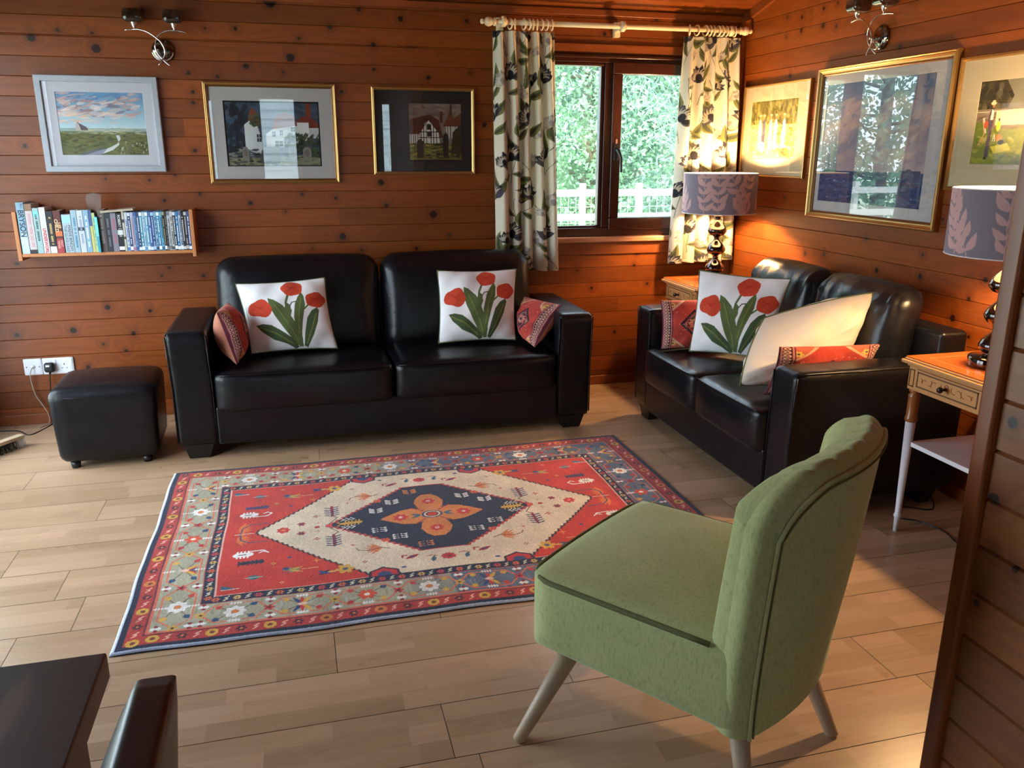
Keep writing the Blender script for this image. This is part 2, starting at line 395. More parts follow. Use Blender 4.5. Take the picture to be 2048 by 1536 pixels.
struct(boards('wall_front', (0, YF, 0), (1, 0, 0), (0, 0, 1), (0, 1, 0),
    [(XL, -1.25, 0, 3.2), (-0.85, -0.45, 0, 3.2), (-1.25, -0.85, 0, 0.9), (-1.25, -0.85, 2.1, 3.2), (0.2, 1.15, 0, 3.2), (1.55, XR, 0, 3.2), (-0.45, 0.2, 2.15, 3.2), (1.15, 1.55, 0, 0.95), (1.15, 1.55, 2.1, 3.2)], PITCH, OFF, pine_plain, 8))
cl = math.hypot(1, SL)
o1 = boards('ceiling', (0, D, ceil_z(D)), (1, 0, 0), (0, -1 / cl, SL / cl), (0, -SL / cl, -1 / cl), [(XL, XR, 0, (D - 0.8) * cl)], 0.1, 0.03, pine_plain, 12, thick=0.04); struct(o1)
o2 = boards('ceiling', (0, YF, ceil_z(YF)), (1, 0, 0), (0, 1 / cl, SL / cl), (0, SL / cl, -1 / cl), [(XL, XR, 0, (0.8 - YF) * cl)], 0.1, 0.03, pine_plain, 13, thick=0.04); struct(o2)
# partition beside the camera and its end post
struct(boards('wall_partition', (1.15, 0, 0), (0, 1, 0), (0, 0, 1), (-1, 0, 0), [(-0.9, 1.09, 0, 2.95)], PITCH, OFF - 0.021, pine_part, 21, gap=0.004, dep=0.006, thick=0.07))
struct(uv_box_strip('trim_1', [(1.137, 1.235, 1.082, 1.118, 0.0, 2.95)], pine_trim, 2, bevel=0.006))
# corner and ceiling beads
struct(uv_box_strip('trim_2', [(XR - 0.028, XR, D - 0.028, D, 0.0, 2.12)], pine_trim, 2))
struct(uv_box_strip('trim_3', [(XL, XR, D - 0.016, D, 2.098, 2.13)], pine_trim, 0))
mb = MB(); t3 = 0.018
y0, y1 = D, 0.8
V = []
for x in (XR - t3, XR):
    for (y, dz) in ((y0, -0.05), (y1, -0.05), (y1, -0.002), (y0, -0.002)): V.append((x, y, ceil_z(y + 1e-6) + dz))
mb.add(V, [(0, 1, 2, 3), (7, 6, 5, 4), (0, 4, 5, 1), (1, 5, 6, 2), (2, 6, 7, 3), (3, 7, 4, 0)])
o = mb.obj('trim_4', pine_trim); struct(o)
o.data.uv_layers.new(name='UVMap')
for l in o.data.loops:
    co = o.data.vertices[l.vertex_index].co; o.data.uv_layers[0].data[l.index].uv = (co.y, co.z)
struct(uv_box_strip('baseboard_back', [(XL, XR, D - 0.014, D, 0, 0.055)], pine_trim, 0))
struct(uv_box_strip('baseboard_right', [(XR - 0.014, XR, 1.2, D - 0.014, 0, 0.055)], pine_trim, 1))

# floor: three-strip oak planks
def floor_mat():
    g = G('oak_floor'); uv = g.n('UVMap', uv_map='UVMap'); s = g.t.nodes.new('ShaderNodeSeparateXYZ'); g.t.links.new(uv, s.inputs[0]); u, v = s.outputs[0], s.outputs[1]
    r1 = g.n('Attribute', out=2, attribute_name='rnd'); r2 = g.n('Attribute', out=2, attribute_name='rnd2')
    r9 = g.m2('MULTIPLY', r2, 71.0)
    st = g.noise(g.comb(g.m2('MULTIPLY_ADD', u, 4.0, r9), g.m2('MULTIPLY', v, 90.0), r9), 1.0, 4.0, 0.6)
    bl = g.noise(g.comb(g.m2('MULTIPLY_ADD', u, 2.0, r9), g.m2('MULTIPLY', v, 9.0), r9), 1.0, 3.0)
    col = g.mix(g.m2('ADD', g.m2('MULTIPLY', st, 0.5), g.m2('MULTIPLY', bl, 0.5), clamp=True), L4((156, 118, 88)), L4((206, 174, 140)))
    k = g.m2('MULTIPLY_ADD', r2, 0.30, g.m2('MULTIPLY_ADD', r1, 0.16, 0.74)); col = g.mix(1.0, col, g.comb(k, k, g.m2('MULTIPLY', k, g.m2('MULTIPLY_ADD', r2, 0.1, 0.93))), 'MULTIPLY')
    vo = g.t.nodes.new('ShaderNodeTexVoronoi'); vo.inputs['Scale'].default_value = 5.0
    g.t.links.new(g.comb(g.m2('MULTIPLY', g.m2('ADD', u, r9), 0.5), v, 0.0), vo.inputs['Vector'])
    cs = g.n('SeparateColor', {0: vo.outputs['Color']}, out=0)
    kd = g.m2('SUBTRACT', g.m2('ADD', vo.outputs['Distance'], g.m2('MULTIPLY', g.m2('SUBTRACT', st, 0.5), 0.05)), g.ramp(cs, 0.6, 1.0, -0.1, 0.022, False))
    col = g.mix(g.ramp(kd, 0.0, 0.02, 0.75, 0.0), col, L4((86, 52, 34)))
    edge = g.n('Attribute', out=2, attribute_name='seam')
    g.P(Base_Color=col, Roughness=g.m2('MULTIPLY_ADD', bl, 0.14, 0.22), Specular_IOR_Level=0.5)
    g.bump(st, 0.06, 0.0004); return g.m
def make_floor():
    r = random.Random(3); V = []; F = []; UV = []; R1 = []; R2 = []; PW = 0.2025; PL = 1.2275
    fixed = {1: 0.283, 2: 0.647, 6: -0.823, 9: -0.823, 10: -0.2, -1: 0.55}
    seam = []
    for k in range(-20, 16):
        ya, yb = 1.40 + k * PW, 1.40 + (k + 1) * PW
        if yb < YF or ya > D: continue
        off = fixed.get(k, r.uniform(0, PL)); j0 = math.floor((XL - off) / PL)
        for j in range(j0, j0 + 6):
            xa, xb = off + j * PL, off + (j + 1) * PL; ra = r.random()
            for s in range(3):
                sa, sb = ya + s * PW / 3, ya + (s + 1) * PW / 3
                x = xa - r.uniform(0, 0.3) if s else xa
                while x < xb:
                    xe = x + r.uniform(0.28, 0.5); rb = r.random()
                    u0, u1 = max(x, xa, XL), min(xe, xb, XR); v0, v1 = max(sa, YF), min(sb, D)
                    if u1 - u0 > 1e-4 and v1 - v0 > 1e-4:
                        g0 = 0.0011 if abs(v0 - ya) < 1e-6 else 0; g1 = 0.0011 if abs(v1 - yb) < 1e-6 else 0
                        h0 = 0.0009 if abs(u0 - xa) < 1e-6 else 0; h1 = 0.0009 if abs(u1 - xb) < 1e-6 else 0
                        b = len(V); V.extend([(u0 + h0, v0 + g0, 0), (u1 - h1, v0 + g0, 0), (u1 - h1, v1 - g1, 0), (u0 + h0, v1 - g1, 0)])
                        UV.extend([(u0, v0), (u1, v0), (u1, v1), (u0, v1)]); F.append((b, b + 1, b + 2, b + 3)); R1.append(ra); R2.append(rb)
                    x = xe
    b = len(V); V += [(XL, YF, -0.0015), (XR, YF, -0.0015), (XR, D, -0.0015), (XL, D, -0.0015)]; UV += [(0, 0)] * 4; F.append((b, b + 1, b + 2, b + 3)); R1.append(-5); R2.append(0)
    me = bpy.data.meshes.new('floor'); me.from_pydata(V, [], F); me.update()
    ul = me.uv_layers.new(name='UVMap'); li = np.zeros(len(me.loops), np.int32); me.loops.foreach_get('vertex_index', li)
    ul.data.foreach_set('uv', np.array(UV, np.float32)[li].ravel())
    for nm, a in (('rnd', R1), ('rnd2', R2)):
        me.attributes.new(nm, 'FLOAT', 'FACE').data.foreach_set('value', np.array(a, np.float32))
    me.materials.append(floor_mat()); o = bpy.data.objects.new('floor', me); C.objects.link(o); struct(o)
make_floor()

# ------------------------------------------------------------------ shared materials
leather = simple('black_leather', (12, 12, 16), 0.33, spec=0.34, bumpscale=240, bstr=0.25, bd=0.0006, var=0.1)
def leather_mat():
    g = G('black_leather_soft'); v = g.obj()
    fine = g.noise(v, 260.0, 2.0); big = g.noise(g.n('Mapping', {0: v, 3: (3.0, 3.0, 5.0)}), 2.2, 3.0, 0.55, 0.6)
    g.P(Base_Color=g.mix(big, (0.0035, 0.0035, 0.005, 1), (0.006, 0.006, 0.008, 1)), Roughness=g.m2('MULTIPLY_ADD', big, 0.14, 0.25), Specular_IOR_Level=0.34)
    g.bump(g.m2('ADD', g.m2('MULTIPLY', fine, 0.03), big), 0.35, 0.012); return g.m
leather_soft = leather_mat()
dark_leg = simple('black_wood', (18, 16, 16), 0.4, bumpscale=40, var=0.1)
chrome = simple('chrome', (225, 222, 220), 0.08, metal=1.0, var=0.02)
white_paint = simple('white_paint', (226, 222, 226), 0.4, bumpscale=60, bstr=0.05, var=0.02)
tan_wood = simple('tan_wood', (196, 142, 88), 0.4, bumpscale=24, var=0.10, stretch=(1, 1, 5), bstr=0.1)
brown_wood = simple('brown_turned_wood', (150, 88, 42), 0.3, bumpscale=24, var=0.15, bstr=0.05)
inlay = simple('inlay_brown', (108, 68, 36), 0.4, bumpscale=50, var=0.1)
marq = simple('marquetry_brown', (168, 92, 44), 0.4, bumpscale=50, var=0.1)
orange_top = simple('orange_leather_top', (196, 98, 40), 0.22, bumpscale=30, var=0.05, bstr=0.04, coat=0.3)
dark_window = simple('dark_window_wood', (58, 26, 18), 0.22, bumpscale=20, var=0.2, bstr=0.06, stretch=(4, 4, 1))
cream_wood = simple('cream_wood', (236, 214, 176), 0.38, bumpscale=30, var=0.04, bstr=0.05)
black_plastic = simple('black_plastic', (24, 24, 26), 0.35, var=0.05, bumpscale=50, bstr=0.02)
white_plastic = simple('white_plastic', (232, 232, 236), 0.3, var=0.01, bumpscale=50, bstr=0.01)
grey_plastic = simple('grey_cable', (170, 166, 160), 0.5, var=0.03, bumpscale=50, bstr=0.01)
gunmetal = simple('dark_metal', (70, 64, 58), 0.3, metal=0.9, var=0.1, bumpscale=50, bstr=0.02)
shelf_wood = simple('shelf_wood', (186, 118, 70), 0.45, bumpscale=20, var=0.12, stretch=(1, 8, 8), bstr=0.1)
def glass_mat(name='thin_glass', tint=(1, 1, 1), ior=1.5, k=1.0):
    g = G(name); ge = g.t.nodes.new('ShaderNodeNewGeometry'); cs_ = g.m2('ABSOLUTE', g.n('VectorMath', {0: ge.outputs['Normal'], 1: ge.outputs['Incoming']}, out=1, operation='DOT_PRODUCT'))
    fr = g.m2('MULTIPLY_ADD', g.m2('POWER', g.m2('SUBTRACT', 1.0, cs_), 5.0), 0.96, 0.04)
    gl = g.n('BsdfGlossy', {'Roughness': 0.0, 'Color': (1, 1, 1, 1)}); tr = g.n('BsdfTransparent', {'Color': tuple(tint) + (1,)})
    g.t.links.new(g.n('MixShader', {0: g.m2('MULTIPLY', fr, k), 1: tr, 2: gl}), g.out.inputs[0]); return g.m
glass = glass_mat(); pic_glass = glass_mat('picture_glass', k=1.25)

# ------------------------------------------------------------------ windows and doors
def window_back():
    r = tag(thing('window_1', None, None, (0, 0, 0))); r['kind'] = 'structure'
    y0, y1 = D - 0.014, D + 0.06
    mb = MB(); fw = 0.05
    mb.box(WX0, WX1, y0, y1, WZ1 - fw, WZ1).box(WX0, WX1, y0, y1, WZ0, WZ0 + fw).box(WX0, WX0 + fw, y0, y1, WZ0 + fw, WZ1 - fw).box(WX1 - fw, WX1, y0, y1, WZ0 + fw, WZ1 - fw)
    mb.box(WX0 + 0.01, WX1 - 0.01, y0 - 0.008, y0, WZ1 - 0.028, WZ1 - 0.012).box(WX0 + fw, WX1 - fw, y0 + 0.012, y1, WZ1 - fw - 0.018, WZ1 - fw)
    mb.box(1.735, 1.79, y0 + 0.004, y1, WZ0 + fw, WZ1 - fw)
    mb.box(WX0 + fw, 1.735, y0 + 0.018, y1 - 0.01, WZ0 + fw, 0.967).box(1.715, 1.735, y0 + 0.018, y1 - 0.01, 0.967, WZ1 - fw)
    mb.obj('window_frame', dark_window, r, 0.005)
    # opening casement on the right
    mb = MB(); a0, a1, z0, z1 = 1.775, 2.33, 0.942, 1.862; rw = 0.062
    ya, yb = y0 - 0.018, y1 - 0.02
    mb.box(a0, a1, ya, yb, z0, z0 + rw + .008).box(a0, a1, ya, yb, z1 - rw, z1).box(a0, a0 + rw - .004, ya, yb, z0 + rw + .008, z1 - rw).box(a1 - rw, a1, ya, yb, z0 + rw + .008, z1 - rw)
    s = mb.obj('casement', dark_window, r, 0.006)
    MB().box(WX0 + fw, 1.72, D + 0.03, D + 0.034, 0.96, WZ1 - fw).obj('pane', glass, r)
    MB().box(a0 + 0.04, a1 - 0.04, D + 0.026, D + 0.030, z0 + 0.05, z1 - 0.05).obj('pane', glass, s)
    mb = MB().box(1.793, 1.813, ya - 0.012, ya, 1.335, 1.43); mb.lathe([(0.0, 0.0), (0.010, 0.002), (0.010, 0.022), (0, 0.025)], 14, (1.803, 0, 0), 'Y')
    mb = MB().box(1.789, 1.817, ya - 0.014, ya, 1.335, 1.425).tube([(1.803, ya - 0.005, 1.395), (1.803, ya - 0.038, 1.392), (1.818, ya - 0.050, 1.35), (1.822, ya - 0.048, 1.27)], [0.011, 0.012, 0.009, 0.007])
    mb.obj('handle', black_plastic, s, 0.002)
    MB().box(1.799, 1.809, ya - 0.008, ya, 1.427, 1.452).obj('handle_cap', simple('pink_plastic', (200, 140, 120), 0.5), s)
    uv_box_strip('sill', [(WX0 - 0.02, WX1 + 0.02, D - 0.045, D + 0.02, 0.872, 0.905)], pine('sill_pine', lo=(170, 104, 66), hi=(226, 168, 128), vor=0.0), 0, r, 0.008)
    uv_box_strip('architrave', [(WX0 - 0.05, WX1 + 0.05, D - 0.014, D, 0.80, 0.872), (WX0 - 0.05, WX1 + 0.05, D - 0.012, D, WZ1, WZ1 + 0.045)], pine_trim, 0, r)
window_back()
def glazed(name, axis, fixed, a0, a1, z0, z1, nx, m, rail=0.09, flip=1):
    r = thing(name, None, None); r['kind'] = 'structure'
    def bx(mb, p0, p1, q0, q1, t0=-0.03, t1=0.04):
        if axis == 'x': mb.box(fixed + t0, fixed + t1, p0, p1, q0, q1)
        else: mb.box(p0, p1, fixed + t0, fixed + t1, q0, q1)
    mb = MB(); bx(mb, a0, a1, z1 - 0.05, z1); bx(mb, a0, a1, z0, z0 + 0.03); bx(mb, a0, a0 + 0.05, z0, z1); bx(mb, a1 - 0.05, a1, z0, z1)
    mb.obj('door_frame' if 'door' in name else 'window_frame', m, r, 0.004)
    wd = (a1 - a0 - 0.1) / nx
    for i in range(nx):
        b0 = a0 + 0.05 + i * wd; b1 = b0 + wd; mb = MB()
        bx(mb, b0, b1, z0 + 0.03, z0 + 0.03 + rail * 1.6, -0.02, 0.025); bx(mb, b0, b1, z1 - 0.05 - rail, z1 - 0.05, -0.02, 0.025)
        bx(mb, b0, b0 + rail, z0 + 0.03, z1 - 0.05, -0.02, 0.025); bx(mb, b1 - rail, b1, z0 + 0.03, z1 - 0.05, -0.02, 0.025)
        lf = mb.obj('door_leaf' if 'door' in name else 'casement', m, r, 0.004)
        mb = MB(); bx(mb, b0 + rail * .8, b1 - rail * .8, z0 + 0.05 + rail, z1 - 0.03 - rail, 0.0, 0.004); mb.obj('pane', glass, lf)
    return r
glazed('door_1', 'x', XL - 0.02, LY0, LY1, 0.0, LZ1, 2, dark_window, 0.08)
glazed('door_2', 'y', YF - 0.02, -0.45, 0.2, 0.0, 2.15, 1, dark_window, 0.06)
glazed('window_3', 'y', YF - 0.02, -1.25, -0.85, 0.9, 2.1, 1, dark_window, 0.04)
glazed('window_2', 'y', YF - 0.02, 1.15, 1.55, 0.95, 2.1, 1, dark_window, 0.05)

# ------------------------------------------------------------------ outdoors
lawn = MB().box(-30, 40, -30, 60, -0.34, -0.30).obj('ground', simple('pale_grass', (190, 206, 170), 0.9, bumpscale=3, var=0.12)); struct(lawn)
deck = MB().box(XL - 2.5, XL - 0.06, -4, 6, -0.3, -0.05).obj('terrace', simple('pale_paving', (206, 204, 200), 0.7, bumpscale=6, var=0.06)); struct(deck)
fence_m = simple('bleached_wood', (214, 214, 208), 0.8, bumpscale=20, var=0.08)
fn = thing('field_fence', 'pale wooden rail fence with wire mesh outside the window', 'fence', (4.2, 9.0, -0.3))
for k in range(-15, 5): MB().box(k * .69 - 0.35, k * .69 - 0.29, 0, 0.06, -0.02, 1.34).obj('post', fence_m, fn)
for z in (1.20, 0.93): MB().box(-10.8, 3.4, -0.03, 0, z, z + 0.075).obj('rail', fence_m, fn)
mb = MB()
for i in range(70): mb.box(-3 + i * .09, -3 + i * .09 + .003, -0.036, -0.033, 0, 1.2)
for i in range(13): mb.box(-3, 3.3, -0.036, -0.032, i * .09, i * .09 + .003)
mb.obj('wire_mesh', simple('galvanised_wire', (200, 206, 206), 0.5, metal=0.3), fn)
def foliage_mat(name, a, b):
    g = G(name); r = g.n('ObjectInfo', out=3); v = g.obj(); nz = g.noise(v, 3.0, 3.0)
    col = g.mix(nz, L4(a), L4(b)); tr = g.n('BsdfTranslucent', {'Color': col}); g.P(Base_Color=col, Roughness=0.6)
    g.t.links.new(g.n('MixShader', {0: 0.3, 1: g.b.outputs[0], 2: tr}), g.out.inputs[0]); return g.m
fol1 = foliage_mat('leaves_light', (84, 126, 92), (176, 208, 172)); fol2 = foliage_mat('leaves_blue', (96, 134, 122), (184, 212, 200))
bark = simple('bark', (120, 110, 96), 0.9, bumpscale=12)
def tree(label, x, y, R, Hh, n, fm, leafs, seed, needles=False):
    t = thing('tree', label, 'tree', (x, y, -0.3), group=None); q = np.random.default_rng(seed)
    mb = MB().tube([(0, 0, 0), (0.05, 0, Hh * .3), (0, .1, Hh * .6), (0.05, 0, Hh * .9)], [.14, .11, .07, .02], 8)
    for k in range(26):
        a = q.uniform(0, 2 * PI); z = q.uniform(.15, .85) * Hh; L = R * q.uniform(.6, 1.0)
        p = [(0, 0, z)] + [(math.cos(a) * L * s + q.normal() * .05, math.sin(a) * L * s + q.normal() * .05, z + L * .35 * s * s) for s in (.35, .7, 1)]
        mb.tube(p, [.035, .025, .016, .006], 5)
    mb.obj('trunk', bark, t)
    d = q.normal(size=(n, 3)); d /= np.linalg.norm(d, axis=1)[:, None]; rad = q.uniform(.35, 1, n)[:, None] ** .5
    c = d * rad * np.array([R, R, Hh * .5]) + np.array([0, 0, Hh * .52])
    c += 0.22 * R * np.stack([np.sin(c[:, 2] * 5), np.cos(c[:, 0] * 4 + 1), np.sin(c[:, 1] * 6)], 1)
    c[:, 2] = np.maximum(c[:, 2], 0.05)
    a = q.normal(size=(n, 3)); a /= np.linalg.norm(a, axis=1)[:, None]; b = np.cross(a, q.normal(size=(n, 3))); b /= np.linalg.norm(b, axis=1)[:, None]
    la, lb = leafs; s = q.uniform(.7, 1.3, (n, 1)); a = a * la * s; b = b * lb * s
    V = np.stack([c - a, c - b, c + a, c + b], 1).reshape(-1, 3)
    me = bpy.data.meshes.new('foliage'); me.vertices.add(len(V)); me.vertices.foreach_set('co', V.ravel().astype(np.float32))
    me.loops.add(4 * n); me.polygons.add(n); me.loops.foreach_set('vertex_index', np.arange(4 * n, dtype=np.int32)); me.polygons.foreach_set('loop_start', np.arange(0, 4 * n, 4, dtype=np.int32)); me.update(calc_edges=True)
    me.materials.append(fm); o = bpy.data.objects.new('foliage', me); C.objects.link(o); o.parent = t
tree('bushy light green tree seen through the left window pane', 4.0, 11.2, 1.5, 5.2, 40000, fol1, (.035, .018), 1)
tree('feathery blue green pine tree seen through the right window pane', 5.4, 10.9, 1.5, 5.0, 26000, fol2, (.10, .006), 2)
tree('dense leafy tree behind the fence, rightmost through the glass', 7.6, 12.2, 1.9, 5.6, 22000, fol1, (.05, .025), 3)
tree('tall dense tree farthest back beyond the fence', 5.6, 14.2, 2.6, 6.5, 18000, fol2, (.09, .05), 4)
tree('spreading tree left of the window view, seen mirrored in the sailing print', -0.6, 12.4, 2.2, 6.4, 20000, fol2, (.09, .01), 5)
tree('leafy tree farthest left beyond the fence, mirrored in the sailing print', -4.8, 12.6, 2.3, 6.8, 20000, fol1, (.06, .03), 6)
# neighbouring white clad cabin that the picture glass mirrors
cab = thing('cabin', 'white weatherboarded cabin behind the glazed doors', 'building', (0.4, -7.0, -0.3))
mb = MB()
for i in range(22): mb.add([(-4, 0.03, i * .15), (4, 0.03, i * .15), (4, 0, i * .15 + .15), (-4, 0, i * .15 + .15), (-4, -.2, i * .15), (4, -.2, i * .15)], [(0, 1, 2, 3), (0, 4, 5, 1)])
mb.box(-4, 4, -2.5, -0.05, 0, 3.3); mb.obj('wall', simple('white_weatherboard', (226, 232, 238), 0.6, bumpscale=10, var=0.03), cab)
mb = MB(); mb.add([(-4.2, .3, 3.3), (4.2, .3, 3.3), (4.2, -2.8, 4.3), (-4.2, -2.8, 4.3)], [(0, 1, 2, 3)]); mb.obj('roof', simple('slate', (90, 92, 98), 0.8, bumpscale=10), cab)

# ------------------------------------------------------------------ rug
def make_rug():
    W, Hh = 2.08, 1.41; c = Canvas(W, Hh, 330, (24, 28, 52)); q = random.Random(5)
    RED, NAVY, CREAM, OR, GOLD, SAGE, BLUE = (196, 50, 38), (26, 32, 58), (216, 196, 168), (206, 122, 60), (206, 158, 60), (162, 156, 130), (92, 104, 122)
    WHT, DRED, TEAL, MID = (228, 222, 214), (140, 28, 40), (52, 92, 112), (44, 68, 112)
    c.rect(.03, .03, W - .022, Hh - .022, (172, 52, 44))
    f0, f1, g0, g1 = .085, Hh - .085, .225, Hh - .225
    c.rect(f0, f0, W - f0, f1, SAGE); c.rect(1.02, f0, W - f0, f1, BLUE); c.rect(.88, f0, 1.02, f1, (128, 134, 126), .6)
    for k in range(520):   # abrash streaks of the field
        x = q.uniform(f0, W - f0); y = q.uniform(f0, f1); t = q.random()
        c.ell(x, y, .004, .022, ((178, 186, 178) if t < .5 else (132, 128, 96)) if x < .95 else ((132, 146, 160) if t < .5 else (54, 62, 84)), 0, .5)
    for i in range(4):  # corner rules
        pass
    c.line([(f0, f0), (W - f0, f0), (W - f0, f1), (f0, f1), (f0, f0)], .007, (206, 98, 72)); c.line([(f0 - .008, f0 - .008), (W - f0 + .008, f0 - .008), (W - f0 + .008, f1 + .008), (f0 - .008, f1 + .008), (f0 - .008, f0 - .008)], .005, (96, 40, 52))
    # outer red border motifs
    def band(x0, y0, x1, y1, n, fn):
        for i in range(n): t = (i + .5) / n; fn(x0 + (x1 - x0) * t, y0 + (y1 - y0) * t, i)
    def outer(x, y, i):
        k = i % 4
        if k == 0: c.ell(x, y, .019, .019, GOLD if q.random() < .6 else OR); c.ell(x, y, .008, .008, (120, 50, 40))
        elif k == 2: c.flower(x, y, .016, (70, 34, 44), (214, 110, 60), 6)
        else: c.line([(x - .008, y - .012), (x + .004, y - .002), (x - .004, y + .004), (x + .008, y + .013)], .006, (226, 160, 140))
    m = (.03 + f0 - .008) / 2
    band(f0, m, W - f0, m, 46, outer); band(f0, Hh - m, W - f0, Hh - m, 46, outer); band(m, .02, m, Hh - .02, 31, outer); band(W - m + .008, .02, W - m + .008, Hh - .02, 31, outer)
    # lattice and blossoms in the wide border
    LAT = (206, 108, 76)
    def hexes(x0, y0, x1, y1, n, hor):
        for i in range(n):
            t0, t1 = i / n, (i + 1) / n
            if hor:
                a, b = x0 + (x1 - x0) * t0, x0 + (x1 - x0) * t1; w_ = b - a; ym = (y0 + y1) / 2
                c.line([(a, ym), (a + w_ * .2, y0 + .02), (b - w_ * .2, y0 + .02), (b, ym), (b - w_ * .2, y1 - .02), (a + w_ * .2, y1 - .02), (a, ym)], .006, LAT)
                P = (lambda s, t: (a + w_ * s, y0 + (y1 - y0) * t))
            else:
                a, b = y0 + (y1 - y0) * t0, y0 + (y1 - y0) * t1; w_ = b - a; xm = (x0 + x1) / 2
                c.line([(xm, a), (x0 + .02, a + w_ * .2), (x0 + .02, b - w_ * .2), (xm, b), (x1 - .02, b - w_ * .2), (x1 - .02, a + w_ * .2), (xm, a)], .006, LAT)
                P = (lambda s, t: (x0 + (x1 - x0) * t, a + w_ * s))
            cx, cy = P(.5, .5)
            for s, t in ((.28, .3), (.72, .7), (.3, .7), (.7, .3)):
                px, py = P(s, t); c.line([(cx, cy), (px, py)], .003, (90, 60, 40)); c.leaf(px, py, px + (px - cx) * .5, py + (py - cy) * .5, .022, q.choice([(176, 40, 44), (190, 60, 50), (40, 70, 104), GOLD]))
            if i % 3 == 0: c.flower(cx, cy, .034, WHT, (60, 60, 120), 8); c.ell(cx, cy, .012, .012, OR); 
            elif i % 3 == 1:
                for s in (-1, 1):
                    for k in range(3): c.leaf(cx, cy, cx + (.045 if not hor else .03 * (k - 1)), cy + (s * (.012 + .014 * k) if not hor else s * .045), .014, [MID, (196, 46, 44), GOLD][k])
                c.ell(cx, cy, .014, .009, (226, 180, 160))
            else: c.flower(cx, cy, .032, (206, 74, 48), (232, 170, 90), 6); c.ell(cx, cy, .008, .008, WHT)
            px, py = P(0.0, .5); c.flower(px, py, .018, (176, 44, 48) if i % 2 else GOLD, (70, 30, 40), 5)
            for s, t in ((.02, .16), (.02, .84)):
                px, py = P(s, t); c.ell(px - .008, py, .008, .008, WHT); c.ell(px + .008, py, .008, .008, WHT); c.ell(px, py + .012, .007, .006, DRED); c.ell(px, py - .012, .007, .006, DRED)
            for s, t in ((.5, .14), (.5, .86)):
                px, py = P(s, t); c.line([(px - .018, py), (px + .018, py)], .004, WHT); [c.line([(px + k * .009, py - .006), (px + k * .009, py + .006)], .004, WHT) for k in (-1.5, -.5, .5, 1.5)]
    hexes(.23, f0, W - .23, g0, 8, True); hexes(.23, g1, W - .23, f1, 8, True); hexes(f0, .10, .225, Hh - .10, 5, False); hexes(W - .225, .10, W - f0, Hh - .10, 5, False)
    # dark guard border
    c.rect(.222, .222, W - .222, Hh - .222, NAVY); 
    c.line([(.222, .222), (W - .222, .222), (W - .222, Hh - .222), (.222, Hh - .222), (.222, .222)], .004, (188, 88, 72))
    def guard(x, y, i):
        if i % 2 == 0: c.flower(x, y, .013, [(206, 92, 60), (200, 160, 90), (190, 60, 70)][(i // 2) % 3], (70, 50, 50), 6)
        else: c.line([(x - .007, y - .010), (x + .004, y - .003), (x - .004, y + .003), (x + .007, y + .011)], .005, (206, 196, 170))
    gm = .242
    band(.25, gm, W - .25, gm, 48, guard); band(.25, Hh - gm, W - .25, Hh - gm, 48, guard); band(gm, .24, gm, Hh - .24, 30, guard); band(W - gm, .24, W - gm, Hh - .24, 30, guard)
    # red field with abrash
    fx0, fx1, fy0, fy1 = .262, W - .262, .262, Hh - .262
    c.rect(fx0, fy0, fx1, fy1, (192, 50, 36))
    for k in range(260): x = q.uniform(fx0 + .01, fx1 - .01); y = q.uniform(fy0 + .03, fy1 - .03); c.ell(x, y, .004, .03, q.choice([(214, 66, 38), (176, 34, 40), (206, 56, 50)]), 0, .5)
    c.line([(fx0, fy0), (fx1, fy0), (fx1, fy1), (fx0, fy1), (fx0, fy0)], .004, (226, 170, 150))
    cx, cy = W / 2, Hh / 2
    def stepped(x0, x1, yc, hh, xa, n, col, edge, ew):
        """horizontal lozenge with serrated sides: tips x0/x1, flat between cx-xa and cx+xa at height hh"""
        for e, cc in ((ew, edge), (0, col)):
            pts = []
            for i in range(n + 1): t = i / n; pts += [(x0 - e + (cx - xa - x0) * t, yc + (hh) * t + e * .6), (x0 - e + (cx - xa - x0) * (t + .62 / n), yc + hh * t + e * .6)]
            top = pts + [(2 * cx - x, y) for x, y in pts[::-1]]
            c.poly(top + [(x, 2 * yc - y) for x, y in top[::-1]], cc)
    stepped(.372, W - .372, cy, fy1 - cy - .004, .27, 22, CREAM, (44, 34, 44), .007)
    c.rect(fx0, fy1 - .001, fx1, fy1 + .002, NAVY); c.rect(fx0, fy0 - .002, fx1, fy0 + .001, NAVY)
    for k in range(180):
        x = q.uniform(.5, W - .5); y = q.uniform(.4, Hh - .4)
        if abs(x - cx) / .62 + abs(y - cy) / .62 < .95: c.ell(x, y, .004, .03, q.choice([(226, 208, 184), (204, 176, 146)]), 0, .4)
    for sx in (-1, 1):   # gabled red niches top and bottom
        for sy in (-1, 1):
            X = cx + sx * .235; Y = cy + sy * (fy1 - cy)
            c.poly([(X - .055, Y), (X - .05, Y - sy * .035), (X, Y - sy * .062), (X + .05, Y - sy * .035), (X + .055, Y)], (36, 34, 56)); c.poly([(X - .045, Y), (X - .042, Y - sy * .03), (X, Y - sy * .052), (X + .042, Y - sy * .03), (X + .045, Y)], (190, 46, 50)); c.poly([(X - .025, Y), (X - .02, Y - sy * .02), (X, Y - sy * .03), (X + .02, Y - sy * .02), (X + .025, Y)], MID)
    stepped(.64, W - .64, cy, .292, .085, 16, NAVY, (176, 54, 56), .009)
    for k in range(120): x = q.uniform(.75, 1.33); y = cy + q.uniform(-.25, .25); (abs(x - cx) / .36 + abs(y - cy) / .3 < .95) and c.ell(x, y, .003, .022, q.choice([(40, 52, 84), (20, 24, 44)]), 0, .5)
